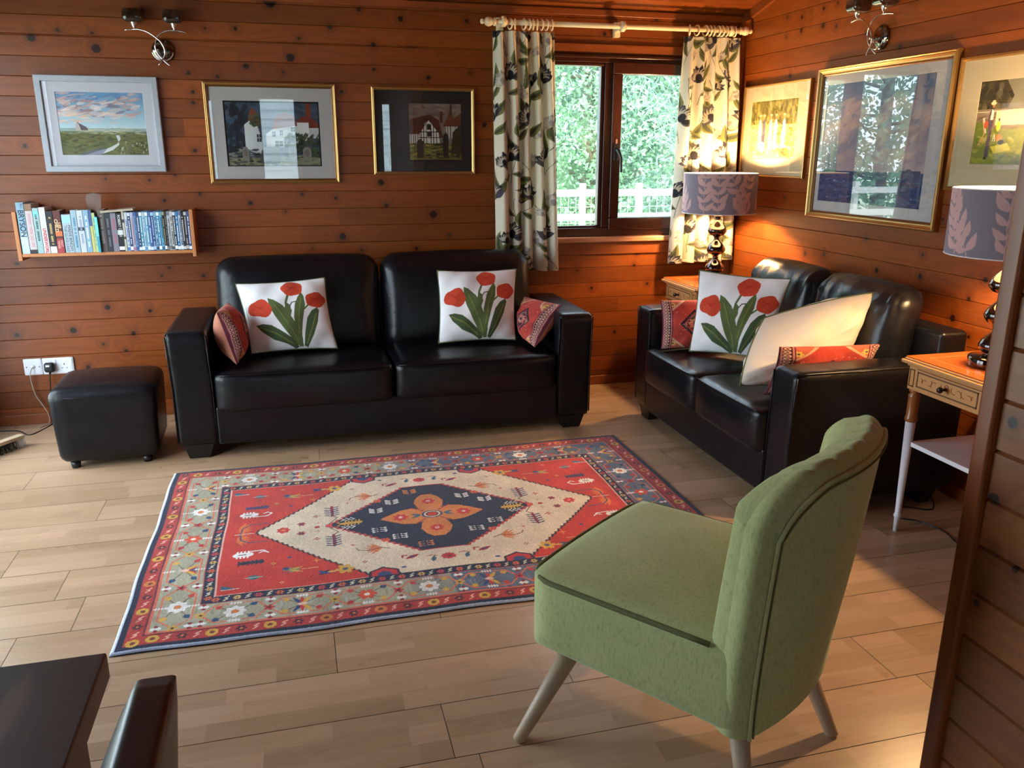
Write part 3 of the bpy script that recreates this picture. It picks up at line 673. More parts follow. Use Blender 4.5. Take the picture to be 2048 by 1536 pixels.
    # orange four-petalled flower
    for s in (-1, 1):
        tip = (cx + s * .205, cy)
        c.poly([tip] + [(cx + s * x, cy + y) for x, y in ((.16, .035), (.12, .062), (.07, .072), (.03, .05), (.01, .02), (.01, -.02), (.03, -.05), (.07, -.072), (.12, -.062), (.16, -.035))], OR)
        c.poly([(cx + x, cy + s * y) for x, y in ((-.02, .03), (-.05, .07), (-.06, .12), (-.045, .165), (-.02, .195), (.02, .195), (.045, .165), (.06, .12), (.05, .07), (.02, .03))], OR)
        for dx, dy, r_ in ((s * .125, 0, .03), (0, s * .125, .028)):
            c.flower(cx + dx, cy + dy, r_, (196, 52, 44), (196, 52, 44), 7); c.ell(cx + dx, cy + dy, .008, .008, WHT); c.ell(cx + dx, cy + dy, .004, .004, (196, 52, 44))
        for t in (-1, 1): c.line([(cx + s * .03, cy + t * .035), (cx + s * .075, cy + t * .075)], .005, (150, 44, 40)); c.leaf(cx + s * .045, cy, cx + s * .085, cy + t * .018, .014, TEAL)
    for r_, cc in ((.042, (60, 70, 96)), (.033, (230, 200, 170)), (.026, NAVY), (.020, (206, 60, 42))): c.ell(cx, cy, r_, r_ * .8, cc)
    def comb_(x, y, s, col, vert=1):
        c.line([(x, y - .024 * vert), (x, y + .024 * vert)], .008, NAVY)
        for k in (-1, 0, 1):
            for d in (-1, 1): c.poly([(x + d * .004, y + k * .015), (x + d * .026, y + k * .015 + .012 * s), (x + d * .028, y + k * .015 + .002), (x + d * .004, y + k * .015 - .008)], col)
    for sy in (-1, 1):
        for sx in (-1, 1):
            comb_(cx + sx * .145, cy + sy * .155, sy, WHT); comb_(cx + sx * .06, cy + sy * .24, sy, WHT if sx > 0 else OR) if sx < 0 else None; comb_(cx + sx * .23, cy + sy * .10, sy, WHT) if sx > 0 else comb_(cx + sx * .215, cy + sy * .085, sy, WHT)
            x = cx + sx * .30
            for k in range(3): c.line([(x + sx * k * .018, cy + sy * .035), (x + sx * (k * .018 + .016), cy + sy * (.035 + .014))], .004, WHT); c.line([(x + sx * k * .018, cy + sy * .035), (x + sx * (k * .018 + .016), cy + sy * (.035 - .010))], .004, WHT)
    for sx in (-1, 1):
        x = cx + sx * .315; c.line([(x - .03, cy), (x + .035, cy)], .018, GOLD)
        for k in range(5): c.line([(x - .025 + k * .013, cy - .022), (x - .02 + k * .013, cy + .022)], .005, GOLD)
        c.line([(x + sx * .035, cy), (x + sx * .05, cy + .012), (x + sx * .045, cy + .02)], .005, GOLD); c.line([(x + sx * .035, cy), (x + sx * .05, cy - .012), (x + sx * .045, cy - .02)], .005, GOLD)
    # small figures on the cream
    for sx in (-1, 1):
        for sy in (-1, 1):
            T = lambda x, y: (cx + sx * x, cy + sy * y)
            c.flower(*T(.565, .0), .026, (190, 54, 48), (214, 120, 70), 7)
            c.flower(*T(.50, .04), .016, (150, 34, 48), (60, 90, 110), 6); c.flower(*T(.445, .10), .013, (170, 40, 50), CREAM, 4)
            c.flower(*T(.44, .035), .009, (170, 40, 50), CREAM, 4); c.leaf(*T(.43, 0), *T(.455, 0), .02, (176, 40, 44))
            x, y = T(.385, .13); c.line([(x, y - .045), (x, y + .045)], .012, (160, 40, 50))
            for k in range(5): c.line([(x - .025, y - .035 + k * .018), (x, y - .045 + k * .018), (x + .025, y - .035 + k * .018)], .007, (38, 60, 96))
            c.line([T(.40, .01), T(.365, .065), T(.385, .085)], .004, (90, 50, 50)); c.ell(*T(.398, .003), .013, .013, (206, 76, 70))
            x, y = T(.25, .24)
            for k in range(6): c.leaf(x - sx * .03, y, x + .04 * math.cos(k * .5 - 1.2) * sx, y + .045 * math.sin(k * .5 - 1.2), .012, (206, 120, 72))
            c.line([T(.31, .22), T(.30, .24), T(.27, .25), T(.22, .235), T(.19, .25)], .004, (96, 40, 48))
            c.flower(*T(.20, .18), .017, (206, 90, 54), (180, 50, 50), 6); c.flower(*T(.32, .19), .008, (180, 50, 50), CREAM, 4)
            x, y = T(.13, .335); c.line([(x - .03, y), (x - .03, y + .018), (x - .012, y + .018)], .006, (160, 36, 48)); c.leaf(x - .02, y - .01, x + .035, y + .018, .02, (160, 36, 48)); c.ell(x + .005, y + .003, .008, .005, MID)
            x, y = T(.06, .365); c.leaf(x, y - .02, x + .012, y + .02, .018, TEAL); c.line([(x - .02, y + .02), (x, y + .026), (x + .02, y + .016)], .004, (150, 36, 48))
            c.flower(*T(.005, .36), .022, (186, 50, 50), (120, 30, 44), 8); c.ell(*T(.165, .40), .009, .006, MID); c.flower(*T(.29, .33), .009, DRED, CREAM, 4)
            # figures on the red
            x, y = T(.70, .17)
            c.line([(x - .02, y), (x + .02, y)], .03, WHT); [c.line([(x - .02 + k * .012, y - .024), (x - .02 + k * .012, y + .024)], .006, WHT) for k in range(4)]; c.line([(x - .012, y), (x + .006, y)], .008, (90, 30, 40))
            c.line([(x + sx * -.02, y - sy * .02), (x - sx * .07, y - sy * .02), (x - sx * .085, y), (x - sx * .07, y + .014), (x - sx * .055, y + .004)], .006, WHT)
            x, y = T(.67, .235); c.rect(x - .045, y - .010, x + .045, y + .010, (62, 50, 88) if sy > 0 else (34, 32, 52)); [c.rect(x - .045 + k * .015, y - .016, x - .038 + k * .015, y + .016, (62, 50, 88) if sy > 0 else (34, 32, 52)) for k in range(6)]
            for k in range(7): a = k * .35 - 1.0; c.leaf(*T(.73, .045), cx + sx * (.73 - .055 * math.cos(a)), cy + sy * (.045 + .06 * math.sin(a)), .013, (212, 104, 48))
            c.line([T(.72, 0), T(.715, .05), T(.69, .075), T(.62, .08)], .006, (66, 70, 96)); c.line([T(.74, 0), T(.67, 0)], .005, (206, 170, 140))
            c.flower(*T(.36, .36), .032, GOLD, (70, 80, 110), 6); x, y = T(.535, .32)
            c.leaf(x - .03, y, x + .03, y, .035, (120, 120, 90)); c.leaf(x - .01, y, x + .04, y + .02, .01, (196, 150, 60)); c.leaf(x - .01, y, x + .04, y - .02, .01, (196, 150, 60)); c.ell(x - .02, y + .012, .012, .01, MID); c.ell(x - .02, y - .012, .012, .01, (176, 50, 60))
            c.line([T(.50, .32), T(.45, .32)], .004, (206, 180, 120)); x, y = T(.43, .365); c.leaf(x - .02, y - .015, x + .02, y + .015, .016, (66, 50, 96)); c.leaf(x - .02, y + .015, x + .02, y - .015, .016, MID); c.leaf(x + sx * -.01, y, x - sx * .045, y, .012, (196, 170, 80))
            x, y = T(.66, .345); c.ell(x, y, .018, .016, (70, 96, 106)); c.line([(x - .026, y), (x + .028, y)], .006, (150, 160, 150)); x, y = T(.74, .395); c.poly([(x - .022, y - .012), (x + .03, y - .012), (x - .022, y + .016)], TEAL)
            c.line([(x - .022, y - .014), (x + .034, y - .014)], .003, WHT); c.flower(*T(.57, .40), .009, (220, 150, 110), DRED, 4); c.flower(*T(.595, .26), .009, GOLD, DRED, 4); c.flower(*T(.45, .27), .014, (212, 120, 50), (212, 120, 50), 4); c.ell(*T(.54, .225), .008, .006, MID)
    c.rect(0, 0, .012, Hh, (206, 214, 226)); c.rect(0, 0, W, .010, (170, 180, 200))
    c.mottle(.035, 2, 2, 3)
    nz = rng.standard_normal((c.ny, c.nx)); c.a = np.clip(c.a * (1 + .05 * nz[..., None]), 0, 255)
    X, Y = c.X, c.Y
    Z = 0.0085 + 0.0012 * np.sin(Y * 3.1 + 1) * np.sin(X * 2.2) + 0.0004 * nz
    e = np.minimum(np.minimum(X, W - X), np.minimum(Y, Hh - Y)); Z = Z * np.clip((e + .0015) / .006, .15, 1) ** .5
    wob = .003 * np.sin(Y * 9) + .001 * np.sin(Y * 23 + 1); wob2 = .004 * np.sin(X * 7 + 1) + .002 * np.sin(X * 19)
    P = np.stack([X + wob * (1 - X / W) + wob * .5 * X / W, Y + wob2, Z], -1)
    # bottom sheet closes the rug
    o = grid_mesh('rug', [P, P[::-1, :, :][[0, -1]][:, [0, -1]] * [1, 1, 0] + [0, 0, .0006]], [c.lin(), np.full((2, 2, 3), .1)], attr_mat('wool_pile', 0.95, 0.1, 900, 0.4, 0.0006, 0.2))
    o.location = (-.592, 2.235, 0); tag(o, 'red patterned oriental rug with navy medallion lying on the wooden floor', 'rug')
make_rug()

# ------------------------------------------------------------------ sofas
def sofa(label, L, dep, aw, cat='sofa', back_h=0.865, loc=(0, 0, 0), rz=0.0, wr=0.0, wings=True):
    """local frame: back at y=0, front toward -y"""
    t = thing('sofa', label, cat, loc, rz)
    hi = L / 2 - aw; f = -dep
    MB().box(-hi, hi, f + 0.025, -0.02, 0.068, 0.25).obj('base', leather, t, 0.012, 3)
    for s in (-1, 1):
        def arm_def(p, x, y, z, s=s):
            q = Vector(p); q.x += s * 0.010 * max(0, z) ; q.y -= 0.0; return q
        am = rbox((aw, dep - 0.03, 0.535), 0.022, 12, arm_def, (s * (L / 2 - aw / 2), -(dep - 0.03) / 2, 0.068 + 0.2675))
        a = am.obj('arm', leather_soft, t)
        xo, xi = s * (L / 2 + 0.0065), s * (L / 2 - aw + 0.0135)
        pm = MB()
        for xx in (xo, xi): pm.tube([(xx, f + 0.034, 0.585), (xx - s * .0045, f + 0.034, 0.46), (xx - s * 0.0095, f + 0.034, 0.335), (xx - s * .0095, f + 0.034, 0.09)], 0.0035, 6)
        pm.tube([(xo - s * .004, f + 0.034, 0.594), (xo - s * .004, -0.06, 0.594)], 0.0035, 6)
        pm.obj('seam', leather, a)
    for xx in (-1, 1):
        for yy, d in ((f + 0.05, 1), (-0.12, -1)):
            x0 = xx * (L / 2 - 0.02); x1 = xx * (L / 2 - 0.155); a, b = min(x0, x1), max(x0, x1)
            MB().frustum((a + 0.022, b - 0.022, yy + 0.008, yy + 0.06, 0.0), (a, b, yy, yy + 0.075, 0.07)).obj('leg', dark_leg, t, 0.003)
    bw = L / 2 - 0.02 if wings else hi - 0.004
    MB().box(-bw, bw, -0.13, -0.005, 0.069, 0.72).obj('back_frame', leather, t, 0.022, 4)
    w_ = hi - 0.004
    for k, s in enumerate((-1, 1)):
        cw = w_ - 0.006
        def sd(p, x, y, z, s=s):
            q = Vector(p)
            if z > 0: q.z += 0.014 * (1 - x * x) * (1 - y * y)
            q.y -= 0.022 * (1 - x ** 4) * max(0, -y) * (1 - 0.5 * abs(z))
            q.z += 0.0015 * math.sin(17 * x + 5 * y + k) * (z > 0)
            return q
        sm = rbox((cw, dep - 0.13, 0.185), 0.03, 14, sd, (s * (w_ / 2 + 0.001), -(dep - 0.13) / 2 - 0.125, 0.318))
        so_ = sm.obj('seat_cushion', leather_soft, t)
        pts = []
        for i in range(17):
            x = -1 + i / 8; pts.append((s * (w_ / 2 + .001) + x * (cw / 2 - .018), f + 0.0045 - 0.022 * (1 - x ** 4) * 0.5 + 0.0, 0.402 + 0.001 * (1 - x * x)))
        MB().tube(pts, 0.0035, 6).obj('seam', leather, so_)
        bh = back_h - 0.37
        def bd(p, x, y, z, s=s, k=k):
            q = Vector(p); t_ = (z + 1) / 2
            q.y += 0.085 * t_ - 0.030 * math.sin(PI * min(1, t_ * 1.1)) * max(0, -y) * (1 - x * x)
            if z > .2: q.z += 0.010 * (1 - x * x)
            if wr:
                fz = math.exp(-((z - .75) / .28) ** 2)
                q.y -= wr * fz * (math.sin(38 * x + 2 * math.sin(9 * z)) * .6 + math.sin(23 * x + 1)) * max(0, .4 - y); q.z += wr * .6 * fz * math.sin(30 * x + z)
            return q
        bm_ = rbox((cw, 0.17, bh), 0.085 if not wr else 0.08, 22 if wr else 18, bd, (s * (w_ / 2 + 0.001), -0.225, 0.37 + bh / 2))
        bo = bm_.obj('back_cushion', leather_soft, t)
    return t
sofa('long black leather sofa standing against the back wall under the pictures', 2.0, 0.725, 0.178, loc=(0.413, 4.505, 0), wings=False)
sofa('black leather two-seater sofa with gathered back cushions against the right wall', 1.45, 0.80, 0.158, loc=(2.505, 3.255, 0), rz=-PI / 2, wr=0.0055, back_h=0.86)

# ottoman
def ottoman():
    t = thing('ottoman', 'black leather cube footstool beside the left end of the long sofa', 'footstool', (-0.885, 4.005, 0), math.radians(1.5))
    def df(p, x, y, z):
        q = Vector(p)
        if z > 0: q.z += 0.022 * (1 - x * x) * (1 - y * y)
        q.x *= 1 - 0.032 * (1 - z) ; q.y *= 1 - 0.02 * (1 - z); return q
    m = rbox((0.445, 0.40, 0.345), 0.045, 14, df, (0, 0, 0.03 + 0.1725))
    m.obj('body', leather_soft, t)
    pts = []
    for i in range(64):
        a = 2 * PI * i / 64; cx, cy = math.cos(a), math.sin(a); e = 5
        r = (abs(cx) ** e + abs(cy) ** e) ** (-1 / e); pts.append((cx * r * 0.2215, cy * r * 0.2015, 0.338))
    MB().tube(pts, 0.003, 6, closed=True).obj('seam', leather, t)
    for sx in (-1, 1):
        for sy in (-1, 1): MB().lathe([(0.0, 0), (0.018, 0), (0.022, 0.03), (0.0, 0.032)], 16, (sx * .15, sy * .145, 0)).obj('foot', black_plastic, t)
ottoman()

# ------------------------------------------------------------------ cushions
tul_m = attr_mat('printed_cotton', 0.85, 0.2, 260, 0.25, 0.001, 0.1)
kil_m = attr_mat('woven_kilim', 0.85, 0.2, 420, 0.45, 0.001, 0.1)
piping_green = simple('green_piping', (92, 104, 66), 0.8, bumpscale=200, var=0.15)
kil_edge = simple('kilim_edge', (188, 120, 100), 0.85, bumpscale=200, var=0.3)
def tulip_canvas():
    c = Canvas(1, 1, 210, (240, 238, 240)); RED, RD2 = (200, 70, 44), (172, 42, 32); G1, G2, G3 = (88, 102, 60), (70, 88, 58), (134, 132, 68)
    def leaf(pts, col, vein=None):
        c.poly(pts, col)
        if vein:
            c.line(vein, .009, G3); c.line([(a_ + .012, b_ + .012) for a_, b_ in vein], .005, (60, 78, 50)); c.line([(a_ - .012, b_ - .008) for a_, b_ in vein], .005, (106, 116, 62))
    leaf([(.30, .74), (.36, .71), (.45, .62), (.50, .52), (.56, .36), (.60, .12), (.60, .02), (.53, .05), (.42, .27), (.34, .46), (.30, .60)], G1, [(.36, .63), (.44, .44), (.52, .24), (.56, .08)])
    leaf([(.10, .36), (.18, .37), (.28, .34), (.36, .27), (.50, .13), (.56, .02), (.52, .0), (.42, .07), (.28, .14), (.16, .26)], G2, [(.14, .33), (.30, .24), (.50, .06)])
    leaf([(.70, .80), (.72, .74), (.72, .60), (.66, .38), (.62, .20), (.61, .02), (.56, .02), (.56, .24), (.56, .42), (.60, .62), (.65, .73)], G1, [(.69, .70), (.63, .48), (.59, .2)])
    leaf([(.86, .56), (.88, .52), (.84, .36), (.76, .18), (.66, .01), (.62, .03), (.66, .22), (.72, .42), (.79, .52)], G2, [(.84, .48), (.76, .28), (.66, .06)])
    leaf([(.50, .66), (.54, .62), (.55, .52), (.50, .36), (.46, .50), (.48, .60)], G1)
    c.line([(.50, .30), (.49, .50), (.50, .66), (.55, .80)], .028, G1); c.line([(.60, .08), (.62, .34), (.68, .52), (.78, .62), (.84, .64)], .022, G1); c.line([(.54, .60), (.57, .65), (.61, .66), (.63, .62)], .014, G2)
    for (x, y, r, a) in ((.60, .865, .125, 0), (.19, .59, .138, .5), (.855, .67, .122, 0)):
        pts = []
        for k in range(24):
            t = 2 * PI * k / 24; rr = r * (1 + .05 * math.sin(5 * t + x * 9)) * (1.0 if a == 0 else 1 + .10 * math.cos(3 * (t - 1.2)))
            pts.append((x + rr * math.cos(t), y + rr * .93 * math.sin(t)))
        c.poly(pts, RED)
        for k in range(7): t = -1.2 + k * .4; c.line([(x - r * .8 * math.cos(t * .5), y - r * .7 * math.sin(t)), (x + r * .8 * math.cos(t * .8), y + r * .6 * math.sin(t + .3))], .006, RD2, .6)
        if a: c.poly([(x - .1, y - .02), (x - .03, y + .02), (x + .02, y - .04), (x - .02, y - .10), (x - .08, y - .08)], (214, 78, 54), .7)
    c.mottle(.02, 1, 1, 2); return c.lin()
def kilim_canvas(seed=1):
    c = Canvas(1, 1, 210, (184, 66, 56)); q = random.Random(seed); N, PK, CR = (44, 32, 50), (196, 130, 124), (216, 186, 160)
    for k in range(60): c.ell(q.random(), q.random(), .012, .07, q.choice([(196, 78, 60), (164, 50, 48), (200, 96, 80)]), q.uniform(-.3, .3), .35)
    c.poly([(.5, .80), (.74, .5), (.5, .20), (.26, .5)], N); c.poly([(.5, .74), (.69, .5), (.5, .26), (.31, .5)], (150, 60, 62)); c.poly([(.5, .68), (.64, .5), (.5, .32), (.36, .5)], N); c.flower(.5, .5, .11, (186, 110, 96), (60, 60, 80), 8)
    for k in range(40): a = q.uniform(0, 6.3); r = q.uniform(.03, .16); c.line([(.5 + r * math.cos(a), .5 + r * math.sin(a)), (.5 + (r + .04) * math.cos(a + .4), .5 + (r + .04) * math.sin(a + .4))], .008, q.choice([CR, (150, 80, 60), N, (110, 120, 110)]))
    for sx in (-1, 1):
        for sy in (-1, 1):
            c.poly([(.5 + sx * .5, .5 + sy * .5), (.5 + sx * .12, .5 + sy * .5), (.5 + sx * .5, .5 + sy * .12)], (206, 160, 130)); c.poly([(.5 + sx * .5, .5 + sy * .5), (.5 + sx * .17, .5 + sy * .5), (.5 + sx * .5, .5 + sy * .17)], (190, 96, 78)); c.flower(.5 + sx * .33, .5 + sy * .4, .05, (216, 176, 90), (80, 70, 70), 6)
    for k in range(26): c.ell(q.uniform(.2, .8), q.uniform(.15, .85), .008, .008, (222, 170, 160))
    for x0, x1 in ((0, .15), (.85, 1)):
        c.rect(x0, 0, x1, 1, (98, 42, 58)); c.rect(x0 + .015, 0, x0 + .03, 1, PK); c.rect(x1 - .03, 0, x1 - .015, 1, PK)
        for k in range(17):
            y = (k + .5) / 17; c.ell((x0 + x1) / 2, y, .034, .022, CR); c.ell((x0 + x1) / 2, y, .018, .012, (150, 60, 66)); c.ell((x0 + x1) / 2, y, .007, .006, N)
            c.ell(x0 + .04, y + .03, .010, .010, (206, 150, 140)); c.ell(x1 - .04, y + .03, .010, .010, N)
    c.mottle(.05, 2, 2, seed); return c.lin()
TUL = tulip_canvas(); KIL = kilim_canvas()
def pillow(name, label, cat, cor, T, front, back, m, piping=None, group=None, seed=0, wr=0.006, pinch=0.035):
    """cor: bottom-left, bottom-right, top-right, top-left as seen from the front"""
    q = np.random.default_rng(seed); c4 = [np.array(p, float) for p in cor]; n = front.shape[0]
    ctr = sum(c4) / 4; u = np.linspace(-1, 1, n)[None, :]; v = np.linspace(-1, 1, n)[:, None]
    U = u * (1 - pinch * 1.6 * (1 - v * v)); Vv = v * (1 - pinch * 1.6 * (1 - u * u))
    a = (U + 1) / 2; b = (Vv + 1) / 2
    base = (c4[0] * ((1 - a) * (1 - b))[..., None] + c4[1] * (a * (1 - b))[..., None] + c4[2] * (a * b)[..., None] + c4[3] * ((1 - a) * b)[..., None])
    nrm = np.cross(c4[1] - c4[0], c4[3] - c4[0]); nrm /= np.linalg.norm(nrm)
    puff = np.maximum(1 - u ** 2, 0) ** .55 * np.maximum(1 - v ** 2, 0) ** .55
    ph = q.uniform(0, 6, 6)
    wrk = wr * (np.sin(5 * u + 3 * v + ph[0]) * .6 + np.sin(9 * u - 6 * v + ph[1]) * .35 + np.sin(14 * (u * v) + ph[2]) * .4) * puff ** .5
    rad = np.abs(np.sin(7 * np.arctan2(v, u) + ph[3])) * np.hypot(u, v) ** 3 * (1 - np.maximum(abs(u), abs(v))) * 4 * wr
    F = base + nrm * (T / 2 * puff + wrk - rad * .25)[..., None]; B = base - nrm * (T / 2 * puff + wrk * .5 - rad * .25)[..., None]
    org = Vector(ctr); bk = np.zeros_like(front); bk[:] = back if np.ndim(back) == 1 else 0
    if np.ndim(back) == 3: bk = back
    t = thing(name, label, cat, org, 0, group)
    grid_mesh('cover', [F - ctr, (B - ctr)[:, ::-1]], [front, bk[:, ::-1] if np.ndim(back) == 3 else bk], m, t)
    if piping:
        k = 3; e = np.concatenate([F[0, :-1:k], F[:-1:k, -1], F[-1, :0:-k], F[:0:-k, 0]]) - ctr
        MB().tube([tuple(p) for p in e], 0.0035, 6, closed=True).obj('piping', piping, t)
    return t
WB = lin((236, 228, 218)); KB_ = lin((186, 120, 96)) * .9
GT, GK = 'tulip cushions on the sofas', 'kilim cushions on the sofas'
pillow('cushion', 'white cushion with three red tulips at the left end of the long sofa', 'cushion', [(-.245, 4.04, .438), (.165, 4.06, .438), (.126, 4.200, .772), (-.300, 4.188, .757)], .13, TUL, WB, tul_m, piping_green, GT, 1)
pillow('cushion', 'white cushion with three red tulips at the right end of the long sofa', 'cushion', [(.672, 4.045, .438), (1.074, 4.03, .438), (1.118, 4.185, .785), (.697, 4.195, .789)], .13, TUL, WB, tul_m, piping_green, GT, 2)
pillow('cushion', 'upright white tulip cushion in the far corner of the two-seater sofa', 'cushion', [(1.845, 3.585, .436), (2.130, 3.335, .436), (2.215, 3.342, .815), (1.895, 3.63, .828)], .12, TUL, WB, tul_m, piping_green, GT, 3)
pillow('cushion', 'tulip cushion turned to show its plain cream back beside the near sofa arm', 'cushion', [(2.15, 2.88, .475), (1.72, 2.88, .465), (1.86, 2.97, .72), (2.262, 2.83, .832)], .17, TUL, WB * .8, tul_m, piping_green, GT, 4, wr=.022, pinch=-.045)
pillow('cushion', 'red kilim cushion squeezed between the left sofa arm and the tulip cushion', 'cushion', [(-.302, 3.86, .432), (-.285, 4.08, .45), (-.335, 4.10, .685), (-.372, 3.90, .672)], .15, KIL, KB_, kil_m, None, GK, 5, pinch=.01)
pillow('cushion', 'red kilim cushion tilted against the right arm of the long sofa', 'cushion', [(1.120, 4.08, .450), (1.120, 3.83, .440), (1.292, 3.95, .628), (1.155, 4.16, .640)], .15, KIL[:, ::-1], KB_, kil_m, None, GK, 6, pinch=.012)
pillow('cushion', 'red kilim cushion leaning on the far arm of the two-seater sofa', 'cushion', [(1.745, 3.70, .425), (2.06, 3.62, .43), (2.10, 3.73, .67), (1.755, 3.755, .665)], .11, KIL, KB_, kil_m, None, GK, 7)
pillow('cushion', 'orange-lit kilim cushion lying along the inside of the near sofa arm', 'cushion', [(1.80, 2.83, .43), (2.27, 2.82, .44), (2.27, 2.735, .640), (1.79, 2.735, .655)][:4], .075, KIL, KB_, kil_m, None, GK, 8)

# ------------------------------------------------------------------ green cocktail chair
def fabric_green():
    g = G('green_velvet'); v = g.obj(); a = g.noise(v, 7.0, 4.0, 0.6); b = g.noise(g.n('Mapping', {0: v, 3: (1, 1, .35)}), 160.0, 3.0, .7)
    col = g.mix(a, L4((166, 172, 114)), L4((194, 198, 142))); col = g.mix(g.ramp(b, .45, .8, 0, .55), col, L4((112, 120, 70)))
    g.P(Base_Color=col, Roughness=0.9, Specular_IOR_Level=0.15, Sheen_Weight=0.45, Sheen_Roughness=0.4, Sheen_Tint=(.75, .95, .7, 1)); g.bump(g.m2('ADD', b, g.m2('MULTIPLY', a, 2.0)), .25, .0015); return g.m
green = fabric_green(); seam_dark = simple('green_seam', (104, 106, 66), 0.9, bumpscale=200, var=0.15)
oak_leg = simple('pale_oak_leg', (178, 152, 122), 0.45, bumpscale=30, var=0.12, stretch=(6, 6, 1), bstr=0.1)
def armchair():
    t = thing('cocktail_chair', 'sage green upholstered cocktail chair seen from behind on tapered oak legs', 'chair', (0.87, 1.587, 0), math.atan2(.61, .79))
    def plan(a, hx, y0, y1, rf, rb):
        pass
    # seat: rounded box, front swells out, lower edge tucks in
    def sd(p, x, y, z):
        q = Vector(p); lo = max(0, -z)
        q.x *= 1 - 0.06 * lo ** 2 * (.5 + .5 * y); q.y = q.y * (1 - 0.05 * lo ** 2) if y > 0 else q.y
        if z > 0: q.z += 0.028 * (1 - x * x) * (1 - y * y)
        q.y += 0.012 * (1 - x * x) * max(0, y)
        ex, ey = abs(q.x) - (.281 - .075), q.y - (.2775 - .075); L = math.hypot(max(ex, 0), max(ey, 0))
        if ex > 0 and ey > 0 and L > .075: q.x = math.copysign(.206 + ex * .075 / L, q.x); q.y = .2025 + ey * .075 / L
        return q
    s = rbox((0.562, 0.555, 0.20), 0.032, 18, sd, (0, 0.030, 0.235 + 0.10)).obj('seat', green, t)
    # piping round the top of the seat
    def sp(x, y): return (x, y + .030 + .012 * (1 - (x / .281) ** 2) * max(0, y / .2775), .4265)
    hx_, hy_, rr_ = .2725, .269, .067; pts = [sp(-hx_, -.19 + k * .04) for k in range(10)] 
    pts += [sp(-hx_ + rr_ - rr_ * math.cos(a * PI / 12), hy_ - rr_ + rr_ * math.sin(a * PI / 12)) for a in range(7)]
    pts += [sp(-hx_ + rr_ + (2 * hx_ - 2 * rr_) * k / 12, hy_) for k in range(1, 12)]
    pts += [sp(hx_ - rr_ + rr_ * math.sin(a * PI / 12), hy_ - rr_ + rr_ * math.cos(a * PI / 12)) for a in range(7)]
    pts += [sp(hx_, .17 - k * .04) for k in range(10)]
    MB().tube(pts, .006, 8).obj('piping', seam_dark, s)
    # shaped back
    NS, NT = 81, 61; Z0 = .235
    S = np.linspace(-1, 1, NS)[None, :]; Tt = np.linspace(0, 1, NT)[:, None]
    hw = .262 + .036 * Tt; X = S * hw; ax = np.abs(X)
    rc = .13; flat = .300 - rc
    ztop = .820 - np.where(ax > flat, rc - np.sqrt(np.maximum(rc ** 2 - (ax - flat) ** 2, 1e-6)), 0) * 0.9 - .012 * S ** 2
    zbot = Z0 + .0 * S
    Z = zbot + (ztop - zbot) * Tt
    h = (Z - .25) / .55
    rear = -.300 + .050 * S ** 2 - .060 * np.clip(h, 0, 1) ** 1.3 + .02 * S ** 2 * np.clip(h, 0, 1)
    d_side = (1 - np.abs(S)) * hw; d_top = (ztop - Z); d = np.minimum(d_side, d_top)
    T0 = .125 - .02 * np.clip(h, 0, 1)
    q = np.clip(d / .07, 0, 1); hgt = .45 + .55 * np.sqrt(1 - (1 - q) ** 2)
    chan = np.exp(-((((X / .066) + .5) % 1 - .5) / .09) ** 2) * np.clip((h - .62) / .2, 0, 1) * (np.abs(X) < .25)
    front = rear + T0 * hgt + .012 * S ** 2 - .015 * chan
    Pf = np.stack([X, front, Z - .004 * chan * q], -1)
    bul = .010 * (1 - S ** 2) * np.sin(PI * Tt)
    Pr = np.stack([X * .985, rear - bul, zbot + (ztop - zbot) * (Tt * .97)], -1)
    # band between rear and front along sides and top
    loop = [(i, 0) for i in range(NT)] + [(NT - 1, j) for j in range(1, NS)] + [(i, NS - 1) for i in range(NT - 2, -1, -1)]
    NB = 7; band = np.zeros((NB, len(loop), 3))
    for c_, (i, j) in enumerate(loop):
        for b_ in range(NB):
            f_ = b_ / (NB - 1); p = Pr[i, j] * (1 - f_) + Pf[i, j] * f_
            out = np.array([np.sign(S[0, j]) * (abs(S[0, j]) > .9), 0, 1.0 if i == NT - 1 else 0.0]); L = np.linalg.norm(out) or 1
            ck = chan[i, j] if i == NT - 1 else 0
            band[b_, c_] = p + out / L * (.016 * math.sin(PI * f_) - .007 * ck * math.sin(PI * f_) ** .5)
    Pb = np.stack([np.broadcast_to(Pr[0], Pr[0].shape), Pf[0]], 0)
    b = grid_mesh('backrest', [Pf[:, ::-1], Pr, band, Pb[::-1]], [None] * 4, green, t)
    pl = [tuple(Pr[i, j] + np.array([0, -.003, 0])) for (i, j) in loop][::2]
    MB().tube(pl, .0045, 8).obj('piping', green, b)
    pl2 = [tuple(np.array(p) + np.array([0 if abs(p[0]) < .2 else -.010 * np.sign(p[0]), -.004, -.010 if p[2] > .7 else 0])) for p in pl]
    MB().tube(pl2, .0022, 6).obj('seam', seam_dark, b)
    for (tx, ty, fx, fy) in ((-.215, .20, -.315, .291), (.215, .20, .315, .291), (-.175, -.19, -.205, -.245), (.165, -.19, .174, -.31)):
        MB().tube([(fx, fy, 0.0), (fx + (tx - fx) * .03, fy + (ty - fy) * .03, .006), (tx, ty, .245)], [.0145, .0155, .0245], 20).obj('leg', oak_leg, t)
armchair()

